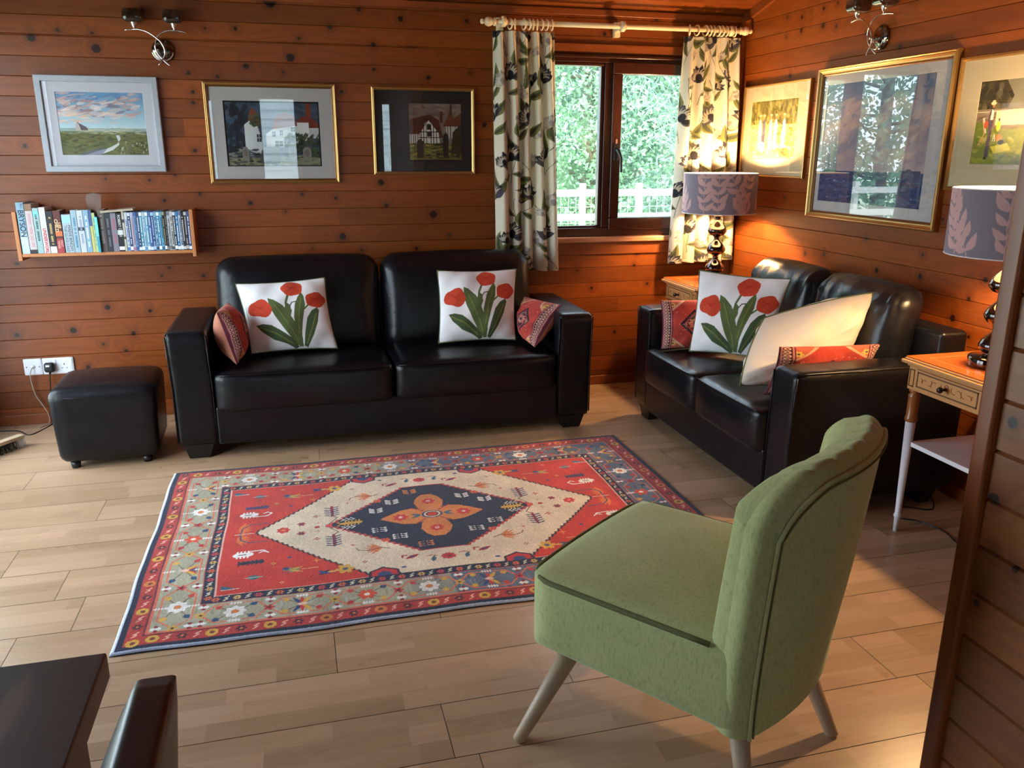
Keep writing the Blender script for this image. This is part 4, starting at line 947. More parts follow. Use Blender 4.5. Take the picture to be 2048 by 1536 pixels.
# ------------------------------------------------------------------ side tables and lamps
def side_table(label, x, y):
    t = thing('side_table', label, 'side table', (x, y, 0), -PI / 2)
    h = .2125; mb = MB()
    mb.box(-h, h, -h, h, .655, .668); mb.box(-h + .008, h - .008, -h + .008, h - .008, .668, .676); mb.box(-h + .016, h - .016, -h + .016, h - .016, .645, .655)
    top = mb.obj('table_top', tan_wood, t, 0.004, 3)
    ins = MB().box(-h + .012, h - .012, -h + .012, h - .012, .6765, .680).obj('top_panel', orange_top, top, 0.001)
    mb = MB(); e = .150
    for (a, b_, c_, d_) in ((-e, e, -e, -e + .003), (-e, e, e - .003, e), (-e, -e + .003, -e, e), (e - .003, e, -e, e)): mb.box(a, b_, c_, d_, .680, .6806)
    mb.obj('inlay_line', simple('pale_line', (226, 140, 80), .3), top)
    a = h - .022; MB().box(-a, a, -a, a, .560, .645).obj('apron', tan_wood, t, 0.003)
    dr = MB().box(-.150, .150, -a - .008, -a + .01, .572, .642).obj('drawer', tan_wood, t, 0.002)
    mb = MB(); yy = -a - .0092
    def frame(x0, x1, z0, z1, w_): mb.box(x0, x1, yy, yy + .004, z0, z0 + w_).box(x0, x1, yy, yy + .004, z1 - w_, z1).box(x0, x0 + w_, yy, yy + .004, z0, z1).box(x1 - w_, x1, yy, yy + .004, z0, z1)
    frame(-.138, .138, .580, .636, .005); mb.obj('inlay_border', inlay, dr)
    mb = MB()
    yy = -a - .0012; frame(-a + .006, -.160, .572, .636, .004); mb.obj('inlay_border', inlay, t); mb = MB(); frame(.160, a - .006, .572, .636, .004); mb.obj('inlay_border', inlay, t)
    mb = MB(); q = random.Random(4)
    for s in (-1, 1):
        for k, (cx, cz, r, a0) in enumerate(((.035, .612, .012, 2.5), (.055, .604, .014, -.6), (.078, .611, .012, 2.3), (.100, .604, .011, -.4), (.118, .609, .006, 1.5))):
            mb.tube([(s * (cx + r * math.cos(a0 + i * .45)), -a - .0086, cz + r * math.sin(a0 + i * .45)) for i in range(7)], .0012, 5)
    mb.lathe([(.0, -a - .0095), (.010, -a - .0092), (.012, -a - .008)], 8, (0, 0, .612), 'Y'); mb.obj('marquetry', marq, dr)
    kb = MB().lathe([(0, -.034), (.008, -.032), (.0115, -.026), (.010, -.020), (.005, -.014), (.005, 0)], 20, (0, -a - .008, .608), 'Y').obj('knob', gunmetal, dr)
    for sx in (-1, 1):
        for sy in (-1, 1):
            X, Y = sx * (a - .018), sy * (a - .022)
            l = MB().lathe([(.0, 0), (.0085, 0), (.0105, .055), (.0135, .060), (.0135, .068), (.0105, .072), (.018, .44), (.0, .44)], 20, (X, Y, 0)).obj('leg', white_paint, t)
            MB().lathe([(.0, .437), (.0195, .438), (.0225, .444), (.0225, .452), (.0195, .458), (.0195, .53), (.021, .538), (.013, .545), (.020, .553), (.020, .562), (0, .562)], 20, (X, Y, 0)).obj('leg_collar', brown_wood, l)
    MB().box(-a + .022, a - .022, -a + .022, a - .022, .345, .362).obj('shelf', white_paint, t, 0.002)
    return t
side_table('small side table with drawer in the corner beside the window curtain', 2.27, 4.195)
side_table('small side table with inlaid drawer and white legs by the wooden partition', 2.2975, 2.205)

lamp_black = simple('black_chrome', (44, 30, 26), 0.06, metal=0.75, var=0.02, coat=1.0)
def shade_canvas():
    W, Hh = 2 * PI * .2, .212; c = Canvas(W, Hh, 480, (132, 122, 134)); q = random.Random(8); PK = (196, 158, 158)
    for k in range(14):
        x = (k + .5) / 14 * W + q.uniform(-.02, .02); y = 0.0; a = PI / 2 + q.uniform(-.5, .5)
        pts = [(x, -.02)]
        for s in range(9):
            a += q.uniform(-.16, .16); x1, y1 = pts[-1][0] +   .042 * math.cos(a), pts[-1][1] + .042 * math.sin(a); pts.append((x1, y1))
            for sg in (-1, 1):
                b = a + sg * q.uniform(.6, .95); L = q.uniform(.052, .078); c.leaf(x1, y1, x1 + L * math.cos(b), y1 + L * math.sin(b), L * .40, PK, .08 * sg)
                if x1 + L > W - .01: c.leaf(x1 - W, y1, x1 - W + L * math.cos(b), y1 + L * math.sin(b), L * .42, PK, .08 * sg)
        c.line(pts, .0035, PK)
    return c
def table_lamp(label, x, y, z, on=LAMP_W):
    t = thing('table_lamp', label, 'lamp', (x, y, z))
    prof = [(0, 0), (.078, 0), (.080, .004), (.080, .030), (.076, .035), (.045, .037), (.036, .040)]
    def bulge(z0, s): return [(.020, z0), (.040, z0 + .006), (.0535 * s, z0 + .022), (.0545 * s, z0 + .032), (.048 * s, z0 + .047), (.034, z0 + .062), (.022, z0 + .074), (.0155, z0 + .086), (.014, z0 + .094), (.0175, z0 + .098)]
    prof += bulge(.042, 1.0) + bulge(.146, .96) + bulge(.250, .96) + [(.014, .352), (.022, .356), (.022, .363), (.010, .368), (.010, .42), (0, .42)]
    MB().lathe(prof, 48).obj('base', lamp_black, t)
    MB().lathe([(0, .42), (.016, .421), (.016, .455), (0, .456)], 20).obj('bulb_holder', black_plastic, t)
    gb = G('lamp_glow'); gb.P(Base_Color=(1, .8, .5, 1), Emission_Color=(1, .63, .29, 1), Emission_Strength=on)
    MB().lathe([(0, .456), (.013, .458), (.027, .485), (.030, .500), (.026, .520), (.012, .532), (0, .534)], 24).obj('bulb', gb.m, t)
    c = shade_canvas(); th = c.X / c.W * 2 * PI; R_, z0 = .200, .378
    P = np.stack([R_ * np.cos(th), R_ * np.sin(th), z0 + c.Y], -1); Pi = P * [.993, .993, 1]
    inner = np.zeros_like(c.a); inner[:] = lin((236, 224, 204))
    sh = grid_mesh('lamp_shade', [P, Pi[:, ::-1]], [c.lin(), inner], SHADE, t)
    mb = MB()
    for zz in (z0, z0 + .212): mb.tube([(R_ * .996 * math.cos(2 * PI * i / 64), R_ * .996 * math.sin(2 * PI * i / 64), zz) for i in range(64)], .0022, 6, closed=True)
    for k in range(3): a = k * 2.094; mb.tube([(0.014 * math.cos(a), 0.014 * math.sin(a), .452), (R_ * .99 * math.cos(a), R_ * .99 * math.sin(a), .46)], .0012, 5)
    mb.obj('shade_ring', white_paint, sh)
    return t
SHADE = attr_mat('shade_fabric', 0.85, 0.2, 500, 0.2, 0.0005, trans=0.0)
table_lamp('table lamp with bulbous black base and grey leaf-print shade, in the corner by the curtain', 2.285, 4.2, .681)
table_lamp('table lamp with bulbous black base and grey leaf-print shade, half hidden by the partition', 2.272, 2.2, .681)

# ------------------------------------------------------------------ curtains
def curtain_canvas(seed, W=.66, Hh=1.26):
    c = Canvas(W, Hh, 330, (226, 216, 196)); q = random.Random(seed)
    K, K2, GY, TA, O1, O2 = (34, 32, 40), (74, 70, 76), (150, 142, 140), (190, 176, 156), (116, 116, 66), (70, 74, 56)
    def bloom(x, y, r, a, pale=False):
        A, B_ = (GY, TA) if pale else (K, K2)
        c.ell(x + r * .35 * math.cos(a), y + r * .35 * math.sin(a), r * .55, r * .48, A, a)
        for k in range(9):
            b = a + (k - 4) * .30 + q.uniform(-.1, .1); L = r * q.uniform(.95, 1.35)
            c.leaf(x, y, x + L * math.cos(b), y + L * math.sin(b), r * .66, A if k % 2 else B_, q.uniform(-.15, .15))
        for k in range(8):
            b = a + (k - 3.5) * .30; c.leaf(x + r * .25 * math.cos(b), y + r * .25 * math.sin(b), x + r * .95 * math.cos(b), y + r * .95 * math.sin(b), r * .15, TA if not pale else (206, 196, 184), .2)
        c.ell(x + r * .2 * math.cos(a), y + r * .2 * math.sin(a), r * .32, r * .26, A, a)
    def sprig(x, y, a, L):
        pts = [(x, y)]
        for s in range(7): a += q.uniform(-.22, .22); pts.append((pts[-1][0] + L / 7 * math.cos(a), pts[-1][1] + L / 7 * math.sin(a)))
        c.line(pts, .003, O2)
        for s in (1, 3, 5):
            px, py = pts[s]; sg = q.choice((-1, 1)); b = a + sg * .8; l = q.uniform(.09, .15)
            c.leaf(px, py, px + l * math.cos(b), py + l * math.sin(b), l * .34, O1, .15 * sg); c.leaf(px, py, px + l * .9 * math.cos(b), py + l * .9 * math.sin(b), l * .14, O2, .15 * sg)
    rep = .42
    for j in range(4):
        for i in range(5):
            x = (i + .35) * .165 - .04; y = (j + (.5 if i % 2 else 0)) * rep - .05
            sprig(x, y - .10, PI / 2 + q.uniform(-.3, .3), .34); sprig(x + .03, y + .05, PI / 2 + q.uniform(-.6, .6), .20)
            bloom(x, y + .03, .070, PI / 2 + q.uniform(-.7, .7)); bloom(x + .07, y + .21, .052, PI / 2 + q.uniform(-.9, .9), q.random() < .6)
            bloom(x - .055, y + .15, .034, PI / 2 + q.uniform(-.9, .9), True)
    c.mottle(.012, 1, 1, seed); return c
cur_m = attr_mat('curtain_cotton', 0.85, 0.2, 500, 0.15, 0.0005, 0.1, trans=0.22)
YR = 4.487
def curtain(label, top, bot, z1, z0, seed, nf, ph, rings):
    c = curtain_canvas(seed); t = thing('curtain', label, 'curtain', ((top[0] + top[1]) / 2, YR, z1), 0, 'flowered curtains at the window'); org = np.array(t.location)
    s = c.X / c.W; v = 1 - c.Y / c.H     # v: 0 top, 1 bottom
    x = (top[0] + (top[1] - top[0]) * s) * (1 - v) + (bot[0] + (bot[1] - bot[0]) * s) * v
    sh = s + .018 * np.sin(2 * PI * s * 2 + seed) * v
    f = np.sin(2 * PI * nf * sh + ph) + .35 * np.sin(2 * PI * nf * 2 * sh + ph * 2 + 1) * (1 - v) + .22 * np.sin(2 * PI * 1.5 * s + 3 * v + seed)
    amp = .013 + .021 * np.clip(v * 3, 0, 1); top_pleat = np.clip(1 - v / .05, 0, 1)
    y = YR + .005 + amp * f + .004 * np.sin(2 * PI * nf * 3 * s) * top_pleat
    x = x + .010 * np.cos(2 * PI * nf * sh + ph) * (.4 + v)
    z = z1 + (z0 - z1) * v + .004 * np.sin(2 * PI * nf * s) * (v > .99) - .012 * s * (1 if seed == 1 else -1) * v
    P = np.stack([x, y, z], -1) - org; B = P + np.array([0, .004, 0]); w_ = np.zeros_like(c.a); w_[:] = lin((226, 220, 206))
    grid_mesh('cloth', [P, B[:, ::-1]], [c.lin(), w_], cur_m, t)
    for i, xr in enumerate(rings):
        a = random.Random(i + seed).uniform(-.35, .35); R_ = .0255
        pts = [(math.sin(a) * R_ * math.cos(2 * PI * k / 20), R_ * math.cos(2 * PI * k / 20) * math.cos(a), R_ * math.sin(2 * PI * k / 20)) for k in range(20)]
        ctr = np.array([xr, YR, 2.025 + .006 * (xr - 1) ]) - org
        MB().tube([tuple(np.array(p) + ctr) for p in pts], .0042, 8, closed=True).obj('curtain_ring', cream_wood, t)
curtain('flowered curtain gathered at the left of the window, over the sofa back', (1.066, 1.410), (1.085, 1.468), 1.992, .742, 1, 5.3, .6, [1.160, 1.188, 1.235, 1.262, 1.285, 1.308, 1.332, 1.358, 1.388])
curtain('flowered curtain gathered at the right of the window, lit by the corner lamp', (2.168, 2.500), (2.150, 2.552), 2.000, .742, 2, 4.6, 2.2, [2.188, 2.232, 2.285, 2.312, 2.335, 2.362, 2.385, 2.412, 2.464])
def pole():
    t = thing('curtain_pole', 'cream turned wooden curtain pole with ball finials above the window', 'curtain pole', (1.785, YR, 2.036))
    o = MB().lathe([(0, -.715), (.0135, -.715), (.0135, .71), (0, .71)], 24, (0, 0, 0), 'X').obj('rod', cream_wood, t); o.rotation_euler = (0, -.004, 0)
    fin = [(0, 0), (.014, .001), (.021, .006), (.021, .013), (.015, .017), (.022, .03), (.024, .042), (.019, .056), (.009, .064), (.013, .070), (.0135, .076), (.009, .083), (0, .085)]
    MB().lathe(fin, 24, (.705, 0, .003), 'X').obj('finial', cream_wood, t); MB().lathe([(r, -z) for r, z in fin], 24, (-.70, 0, -.003), 'X').obj('finial', cream_wood, t)
    for x in (-.66, .005, .655):
        m = MB().lathe([(.0138, -.011), (.026, -.011), (.028, 0), (.026, .011), (.0138, .011)], 24, (x, 0, 0), 'X'); m.lathe([(.0, -.022), (.019, -.022), (.016, -.012), (.017, .058), (.024, .085), (0, .085)], 20, (x, 0, -.004), 'Y')
        m.box(x - .017, x + .017, .072, .0995, -.045, .03)
        b = m.obj('bracket', cream_wood, t)
pole()

# ------------------------------------------------------------------ pictures
def metal_frame(name, rgb, rough, metal, var=0.1): return simple(name, rgb, rough, metal, bumpscale=60, var=var, bstr=0.06)
gold = metal_frame('gold_frame', (178, 140, 84), 0.34, 0.8); darkgold = metal_frame('dark_gold_frame', (112, 66, 30), 0.4, 0.4); silver = metal_frame('silver_frame', (158, 160, 168), 0.5, 0.2)
paper = attr_mat('print_paper', 0.7, 0.2)
def ring_frame(w_, h_, prof, m):
    """mitred moulding: prof = list of (inset, depth)"""
    V = []; F = []
    for ins, d in prof: V += [(-w_ / 2 + ins, -d, -h_ / 2 + ins), (w_ / 2 - ins, -d, -h_ / 2 + ins), (w_ / 2 - ins, -d, h_ / 2 - ins), (-w_ / 2 + ins, -d, h_ / 2 - ins)]
    n = len(prof)
    for k in range(n - 1):
        for j in range(4): F.append((k * 4 + j, k * 4 + (j + 1) % 4, (k + 1) * 4 + (j + 1) % 4, (k + 1) * 4 + j))
    for j in range(4): F.append(((n - 1) * 4 + j, (n - 1) * 4 + (j + 1) % 4, (j + 1) % 4, j))
    mb = MB(); mb.add(V, F); return mb
def picture(label, wall, a0, a1, z0, z1, prof, fm, mount, img, canv, tilt=0.0, inner=None, group=None, roll=0.0):
    """a0/a1: left and right edge as the viewer sees them (x on the back wall, y on the right wall)"""
    w_, h_ = abs(a1 - a0), z1 - z0; cz = (z0 + z1) / 2; ca = (a0 + a1) / 2
    t = thing('framed_picture', label, 'picture', (ca, D - .001, cz) if wall == 'b' else (XR - .001, ca, cz), 0 if wall == 'b' else -PI / 2, group)
    t.rotation_euler = Euler((tilt, roll, t.rotation_euler.z), 'XYZ')
    ring_frame(w_, h_, prof, fm).obj('frame', fm, t)
    fi = prof[-1][0]
    if inner is not None: ring_frame(w_ - 2 * fi + .004, h_ - 2 * fi + .004, [(0, .004), (0, .014), (.004, .0165), (.008, .013), (.008, .006)], inner).obj('slip', inner, t); 
    i0, i1, j0, j1 = img    # fractions of the outer size (left, right, bottom, top)
    X0, X1, Z0, Z1 = -w_ / 2 + i0 * w_, -w_ / 2 + i1 * w_, -h_ / 2 + j0 * h_, -h_ / 2 + j1 * h_
    o_ = fi + (-.001 if inner is None else .004); mx0, mx1, mz0, mz1 = -w_ / 2 + o_, w_ / 2 - o_, -h_ / 2 + o_, h_ / 2 - o_
    mb = MB(); y = -.0075
    V = [(mx0, y, mz0), (mx1, y, mz0), (mx1, y, mz1), (mx0, y, mz1), (X0, y, Z0), (X1, y, Z0), (X1, y, Z1), (X0, y, Z1), (X0 + .0015, y + .0018, Z0 + .0015), (X1 - .0015, y + .0018, Z0 + .0015), (X1 - .0015, y + .0018, Z1 - .0015), (X0 + .0015, y + .0018, Z1 - .0015)]
    mb.add(V, [(k, (k + 1) % 4, (k + 1) % 4 + 4, k + 4) for k in range(4)] + [(k + 4, (k + 1) % 4 + 4, (k + 1) % 4 + 8, k + 8) for k in range(4)])
    mb.obj('mount', simple('mount_%d_%d_%d' % mount, tuple(int(v * .88) for v in mount), 0.8, var=0.01, bumpscale=200, bstr=0.02), t)
    P = np.stack([X0 + canv.X / canv.W * (X1 - X0), np.full_like(canv.X, -.0052), Z0 + canv.Y / canv.H * (Z1 - Z0)], -1)
    grid_mesh('print', [P], [canv.lin()], paper, t)
    MB().box(-w_ / 2 + .002, w_ / 2 - .002, -.004, -.0005, -h_ / 2 + .002, h_ / 2 - .002).obj('backing_board', darkgold, t)
    MB().box(mx0, mx1, -.0115, -.0095, mz0, mz1).obj('glazing', pic_glass, t)
    return t
def strokes(c, q, n, x0, x1, y0, y1, cols, L, wd, ang=0.0, al=.7):
    for _ in range(n):
        x, y = q.uniform(x0, x1), q.uniform(y0, y1); a = ang + q.uniform(-.3, .3); l = L * q.uniform(.5, 1.4)
        c.ell(x, y, l, wd * q.uniform(.6, 1.4), q.choice(cols), a, al)
def art_marsh():
    c = Canvas(1.36, 1, 170, (150, 190, 216)); q = random.Random(1)
    for k in range(20): c.rect(0, .42 + k * .03, 1.36, .46 + k * .03, tuple(np.array((186, 208, 214)) * (1 - k / 20) + np.array((86, 132, 176)) * k / 20))
    strokes(c, q, 90, 0, 1.25, .62, .92, [(190, 150, 146), (206, 176, 166), (160, 120, 124), (222, 206, 200), (128, 104, 116)], .10, .022, .08)
    strokes(c, q, 40, 0, 1.0, .52, .68, [(216, 180, 160), (232, 206, 186), (196, 190, 196)], .10, .016, .05); strokes(c, q, 30, .1, 1.3, .85, 1.0, [(86, 136, 186), (200, 168, 160), (120, 156, 190)], .1, .02, .1)
    c.rect(0, 0, 1.36, .42, (104, 108, 70)); c.rect(0, .38, 1.36, .43, (150, 168, 168)); strokes(c, q, 60, 0, 1.36, .34, .43, [(196, 190, 160), (120, 140, 130), (176, 170, 130)], .10, .006)
    strokes(c, q, 200, 0, 1.36, 0, .34, [(84, 92, 48), (60, 68, 44), (120, 116, 70), (96, 84, 50)], .05, .012)
    c.poly([(.86, .32), (.92, .32), (.93, .26), (.86, .18), (.74, .12), (.42, .03), (.36, .0), (.56, 0), (.78, .08), (.90, .17), (.88, .26)], (206, 206, 204)); c.poly([(.20, 0), (.60, 0), (.70, .10), (.60, .12), (.36, .05)], (96, 100, 130), .6)
    c.poly([(.24, .40), (.26, .50), (.28, .54), (.31, .50), (.33, .40)], (190, 176, 176)); c.poly([(.28, .54), (.31, .51), (.40, .46), (.44, .42), (.44, .40), (.33, .40), (.31, .48)], (96, 84, 92))
    strokes(c, q, 40, .9, 1.34, .02, .22, [(50, 60, 40), (150, 130, 80), (200, 190, 170)], .02, .008, 1.2); return c.mottle(.03, 1, 1, 1)
def art_oast():
    c = Canvas(1.48, 1, 170, (78, 96, 118)); q = random.Random(2); strokes(c, q, 60, 0, 1.48, .55, 1, [(70, 86, 108), (96, 112, 132), (60, 76, 96)], .12, .03)
    strokes(c, q, 40, 0, .35, .2, .95, [(40, 50, 58), (30, 36, 44)], .06, .04, 1)
    c.a *= .8; c.poly([(.36, .70), (.40, .84), (.44, .90), (.52, .80), (.56, .62), (.36, .60)], (126, 66, 46)); c.poly([(.30, .20), (.30, .64), (.38, .70), (.44, .60), (.50, .62), (.56, .40), (.56, .2)], (198, 202, 204))
    strokes(c, q, 30, .40, .56, .62, .8, [(60, 72, 50), (84, 92, 70)], .03, .02)
    c.poly([(.74, .60), (.78, .84), (.84, .95), (.90, .98), (.98, .95), (1.06, .84), (1.12, .62)], (72, 88, 104)); c.poly([(.73, .56), (.76, .74), (.80, .80), (.92, .84), (1.04, .80), (1.10, .72), (1.12, .58)], (122, 54, 34)); c.poly([(1.26, .64), (1.27, .98), (1.34, .98), (1.34, .64)], (118, 52, 36)); c.poly([(1.12, .60), (1.12, .70), (1.2, .78), (1.40, .72), (1.48, .62), (1.48, .56)], (110, 50, 36))
    c.poly([(.62, .30), (.62, .50), (.74, .58), (1.12, .63), (1.12, .36), (.9, .3)], (202, 204, 208)); c.rect(1.12, .40, 1.30, .68, (206, 206, 206)); c.rect(1.30, .44, 1.48, .60, (176, 176, 180))
    for x, y, w_, h_ in ((.72, .46, .05, .08), (.84, .48, .05, .08), (1.02, .54, .06, .07), (.76, .31, .12, .09), (.90, .30, .08, .09), (.48, .38, .07, .12)): c.rect(x, y, x + w_, y + h_, (50, 54, 60)); c.line([(x + w_ / 2, y), (x + w_ / 2, y + h_)], .007, (220, 220, 220)); c.line([(x, y + h_ / 2), (x + w_, y + h_ / 2)], .007, (220, 220, 220))
    strokes(c, q, 220, .92, 1.48, .12, .50, [(42, 52, 36), (56, 68, 44), (30, 38, 30), (74, 84, 56)], .03, .02, 1); c.rect(0, 0, 1.48, .14, (130, 128, 100)); strokes(c, q, 60, 0, 1.48, 0, .16, [(150, 148, 116), (96, 96, 80), (60, 62, 56)], .08, .012)
    strokes(c, q, 60, 0, .6, .02, .26, [(30, 32, 34), (70, 74, 72), (150, 150, 130)], .05, .014)
    def stone(x, w_, h_): c.poly([(x, .10), (x, .10 + h_ * .8), (x + w_ * .25, .10 + h_), (x + w_ * .75, .10 + h_), (x + w_, .10 + h_ * .8), (x + w_, .08)], (124, 120, 112)); c.ell(x + w_ / 2, .1 + h_ * .55, w_ * .3, h_ * .25, (96, 92, 88), 0, .6)
    stone(.96, .12, .26); stone(1.18, .14, .20); stone(.24, .1, .2); c.poly([(.50, .10), (.54, .25), (.80, .28), (.84, .12), (.8, .04), (.55, .04)], (76, 76, 76)); c.poly([(.54, .25), (.58, .30), (.82, .32), (.82, .27)], (110, 108, 104))
    c.rect(0, 0, 1.48, .02, (18, 18, 20)); c.rect(0, .975, 1.48, 1, (18, 18, 20)); c.rect(0, 0, .025, 1, (18, 18, 20)); c.rect(1.455, 0, 1.48, 1, (18, 18, 20)); return c.mottle(.04, 1, 1, 2)
def art_tudor():
    c = Canvas(.96, 1, 190, (120, 106, 96)); q = random.Random(3); strokes(c, q, 60, 0, .96, .68, 1, [(120, 100, 92), (96, 88, 86), (146, 130, 116)], .08, .02)
    c.poly([(0, .40), (.02, .72), (.20, .76), (.40, .80), (.55, .70), (.62, .40)], (78, 42, 28)); c.poly([(.56, .66), (.57, .86), (.62, .86), (.62, .66)], (84, 46, 32)); c.poly([(.62, .60), (.70, .74), (.76, .90), (.82, .74), (.96, .84), (.96, .60)], (106, 58, 34)); c.poly([(.75, .80), (.755, 1.0), (.79, 1.0), (.79, .8)], (70, 44, 36))
    c.poly([(.18, .38), (.20, .48), (.30, .66), (.36, .72), (.42, .66), (.54, .48), (.56, .30), (.18, .30)], (206, 202, 194)); c.rect(.0, .30, .18, .46, (190, 186, 178)); c.rect(.64, .38, .94, .60, (180, 176, 168))
    for x in (.22, .27, .32, .40, .45, .50): c.line([(x, .30), (x, .52 if x in (.22, .5) else .62)], .014, (36, 26, 22))
    for x in (.04, .08, .12, .16, .66, .71, .76, .85, .90): c.line([(x, .30 if x < .5 else .38), (x, .46 if x < .5 else .60)], .012, (40, 28, 24))
    c.line([(.18, .50), (.56, .50)], .016, (36, 26, 22)); c.line([(.18, .40), (.56, .40)], .014, (36, 26, 22)); c.rect(.33, .54, .40, .64, (60, 46, 40)); c.rect(.33, .42, .42, .49, (50, 40, 36)); c.line([(.20, .49), (.36, .72), (.54, .49)], .016, (50, 32, 24))
    c.rect(0, 0, .96, .30, (104, 98, 50)); strokes(c, q, 90, 0, .96, .04, .30, [(140, 132, 66), (90, 84, 46), (166, 152, 84), (40, 40, 30)], .06, .014)
    for x, w_, h_ in ((.14, .12, .34), (.62, .10, .46), (.86, .06, .22)): c.poly([(x, .04), (x, .04 + h_ * .85), (x + w_ / 2, .04 + h_), (x + w_, .04 + h_ * .85), (x + w_, .04)], (46, 42, 40))
    c.poly([(.76, .10), (.80, .50), (.96, .64), (.96, .10)], (58, 50, 30)); return c.mottle(.05, 1, 1, 3)
def art_ladies():
    c = Canvas(.92, .62 * 1.0, 200, (206, 190, 120)); c.H = .62; q = random.Random(4); H_ = .62
    c.rect(0, .36, .92, H_, (120, 112, 52)); strokes(c, q, 160, 0, .92, .36, H_, [(96, 92, 40), (140, 134, 66), (76, 74, 34), (170, 156, 86)], .02, .035, .2)
    strokes(c, q, 150, 0, .92, 0, .37, [(222, 206, 140), (196, 176, 104), (236, 224, 170), (170, 150, 80)], .05, .012, .1); strokes(c, q, 60, .55, .92, .0, .34, [(150, 110, 60), (130, 110, 60), (190, 120, 60)], .03, .014)
    for i, x in enumerate((.20, .28, .42, .52, .68)):
        col = (238, 230, 210) if i != 1 else (92, 90, 120)
        c.poly([(x - .035, .10), (x - .028, .36), (x - .012, .42), (x + .014, .42), (x + .03, .36), (x + .034, .10)], col); c.ell(x, .445, .018, .022, (190, 140, 100)); c.ell(x, .462, .026, .010, (230, 210, 160))
        c.poly([(x - .03, .10), (x - .024, .24), (x + .024, .24), (x + .03, .10)], (226, 212, 176) if i != 1 else (84, 82, 112))
    c.ell(.70, .07, .08, .045, (190, 84, 50)); c.ell(.76, .08, .05, .03, (120, 130, 60)); c.ell(.27, .12, .05, .06, (236, 228, 206)); return c.mottle(.04, 1, 1, 4)
def art_sea():
    c = Canvas(1, .76, 230, (120, 128, 150)); c2 = Canvas(.76, 1.0 * .59 / .76 if False else .60, 300, (120, 128, 150)); c = c2; W, H_ = c.W, c.H; q = random.Random(5)
    for k in range(30): t = k / 30; c.rect(0, H_ * (.27 + .73 * t), W, H_ * (.27 + .73 * (t + 1 / 28)), tuple(np.array((172, 150, 160)) * (1 - t) + np.array((84, 104, 138)) * t))
    strokes(c, q, 160, 0, W, H_ * .35, H_ * .85, [(190, 156, 150), (206, 170, 150), (140, 136, 158), (172, 150, 160)], .05, .02, .4, .35)
    c.rect(0, 0, W, H_ * .27, (50, 66, 108)); strokes(c, q, 220, 0, W, 0, H_ * .26, [(40, 54, 92), (66, 84, 124), (84, 100, 136), (90, 66, 96)], .03, .004, 0, .7); strokes(c, q, 16, .02, W, .02, H_ * .22, [(170, 180, 196)], .014, .002)
    c.rect(.60, H_ * .27, .74, H_ * .285, (52, 62, 92)); c.ell(.66, H_ * .285, .02, .008, (60, 72, 96))
    for x, h_ in ((.05, .14), (.10, .22)): c.poly([(x, H_ * .27), (x + .004, H_ * .27 + h_), (x + .035, H_ * .28)], (126, 120, 140)); c.poly([(x - .003, H_ * .27), (x, H_ * .27 + h_ * .8), (x - .018, H_ * .28)], (146, 136, 150)); c.rect(x - .015, H_ * .262, x + .035, H_ * .275, (60, 52, 66))
    return c.mottle(.02, 1, 1, 5)
def art_picnic():
    c = Canvas(.8, .47, 330, (130, 136, 60)); q = random.Random(6)
    c.rect(0, .30, .8, .47, (70, 62, 40)); strokes(c, q, 150, 0, .8, .30, .47, [(60, 54, 34), (92, 84, 52), (110, 104, 80), (46, 42, 28)], .02, .02); c.poly([(.22, .47), (.30, .38), (.26, .31), (.42, .30), (.5, .47)], (136, 132, 112))
    c.rect(0, .20, .8, .31, (140, 122, 96)); strokes(c, q, 60, 0, .8, .20, .31, [(120, 100, 80), (166, 150, 120), (100, 84, 66)], .04, .006); c.line([(0, .295), (.5, .305)], .006, (206, 196, 170))
    c.poly([(.17, .22), (.17, .30), (.5, .30), (.5, .22)], (232, 214, 170)); c.ell(.05, .18, .09, .06, (110, 124, 46)); strokes(c, q, 120, 0, .8, 0, .2, [(130, 138, 50), (166, 160, 60), (106, 118, 44), (190, 176, 80)], .03, .01)
    c.poly([(.115, .04), (.12, .20), (.105, .26), (.12, .31), (.145, .31), (.155, .25), (.15, .20), (.15, .04)], (96, 82, 92)); c.poly([(.125, .25), (.13, .31), (.15, .30), (.15, .25)], (236, 226, 206)); c.ell(.14, .33, .012, .013, (176, 120, 84)); c.ell(.137, .342, .024, .009, (240, 214, 166)); c.ell(.137, .35, .014, .01, (240, 214, 166)); c.ell(.125, .035, .012, .006, (40, 34, 34))
    c.line([(.06, .26), (.09, .17), (.045, .11)], .006, (226, 170, 120)); c.line([(.07, .26), (.10, .18)], .010, (236, 220, 200)); c.ell(.095, .225, .018, .022, (190, 84, 50)); c.line([(.055, .11), (.10, .15)], .005, (214, 160, 110))
    c.ell(.205, .215, .020, .028, (232, 206, 60)); c.ell(.205, .25, .008, .009, (90, 60, 40)); c.line([(.17, .13), (.18, .17), (.19, .13)], .005, (240, 236, 226)); c.ell(.22, .15, .03, .02, (190, 130, 60)); c.poly([(.16, .10), (.30, .12), (.34, .08), (.2, .06)], (206, 196, 70)); c.ell(.245, .125, .025, .014, (50, 44, 60)); return c.mottle(.04, 1, 1, 6)
std = [(0, 0), (0, .018), (.004, .021), (.008, .019), (.010, .020), (.014, .016), (.016, .012), (.016, .004)]
picture('silver framed seascape of a lone church under pink clouds, leftmost on the back wall', 'b', -1.155, -.608, 1.281, 1.729, [(0, 0), (0, .024), (.003, .026), (.026, .026), (.028, .024), (.028, .006)], silver, (218, 216, 226), (.146, .866, .178, .836), art_marsh())
picture('gold framed painting of white oast houses and gravestones, middle of the back wall', 'b', -.400, .247, 1.221, 1.714, std, gold, (196, 192, 190), (.136, .868, .170, .826), art_oast(), inner=darkgold)
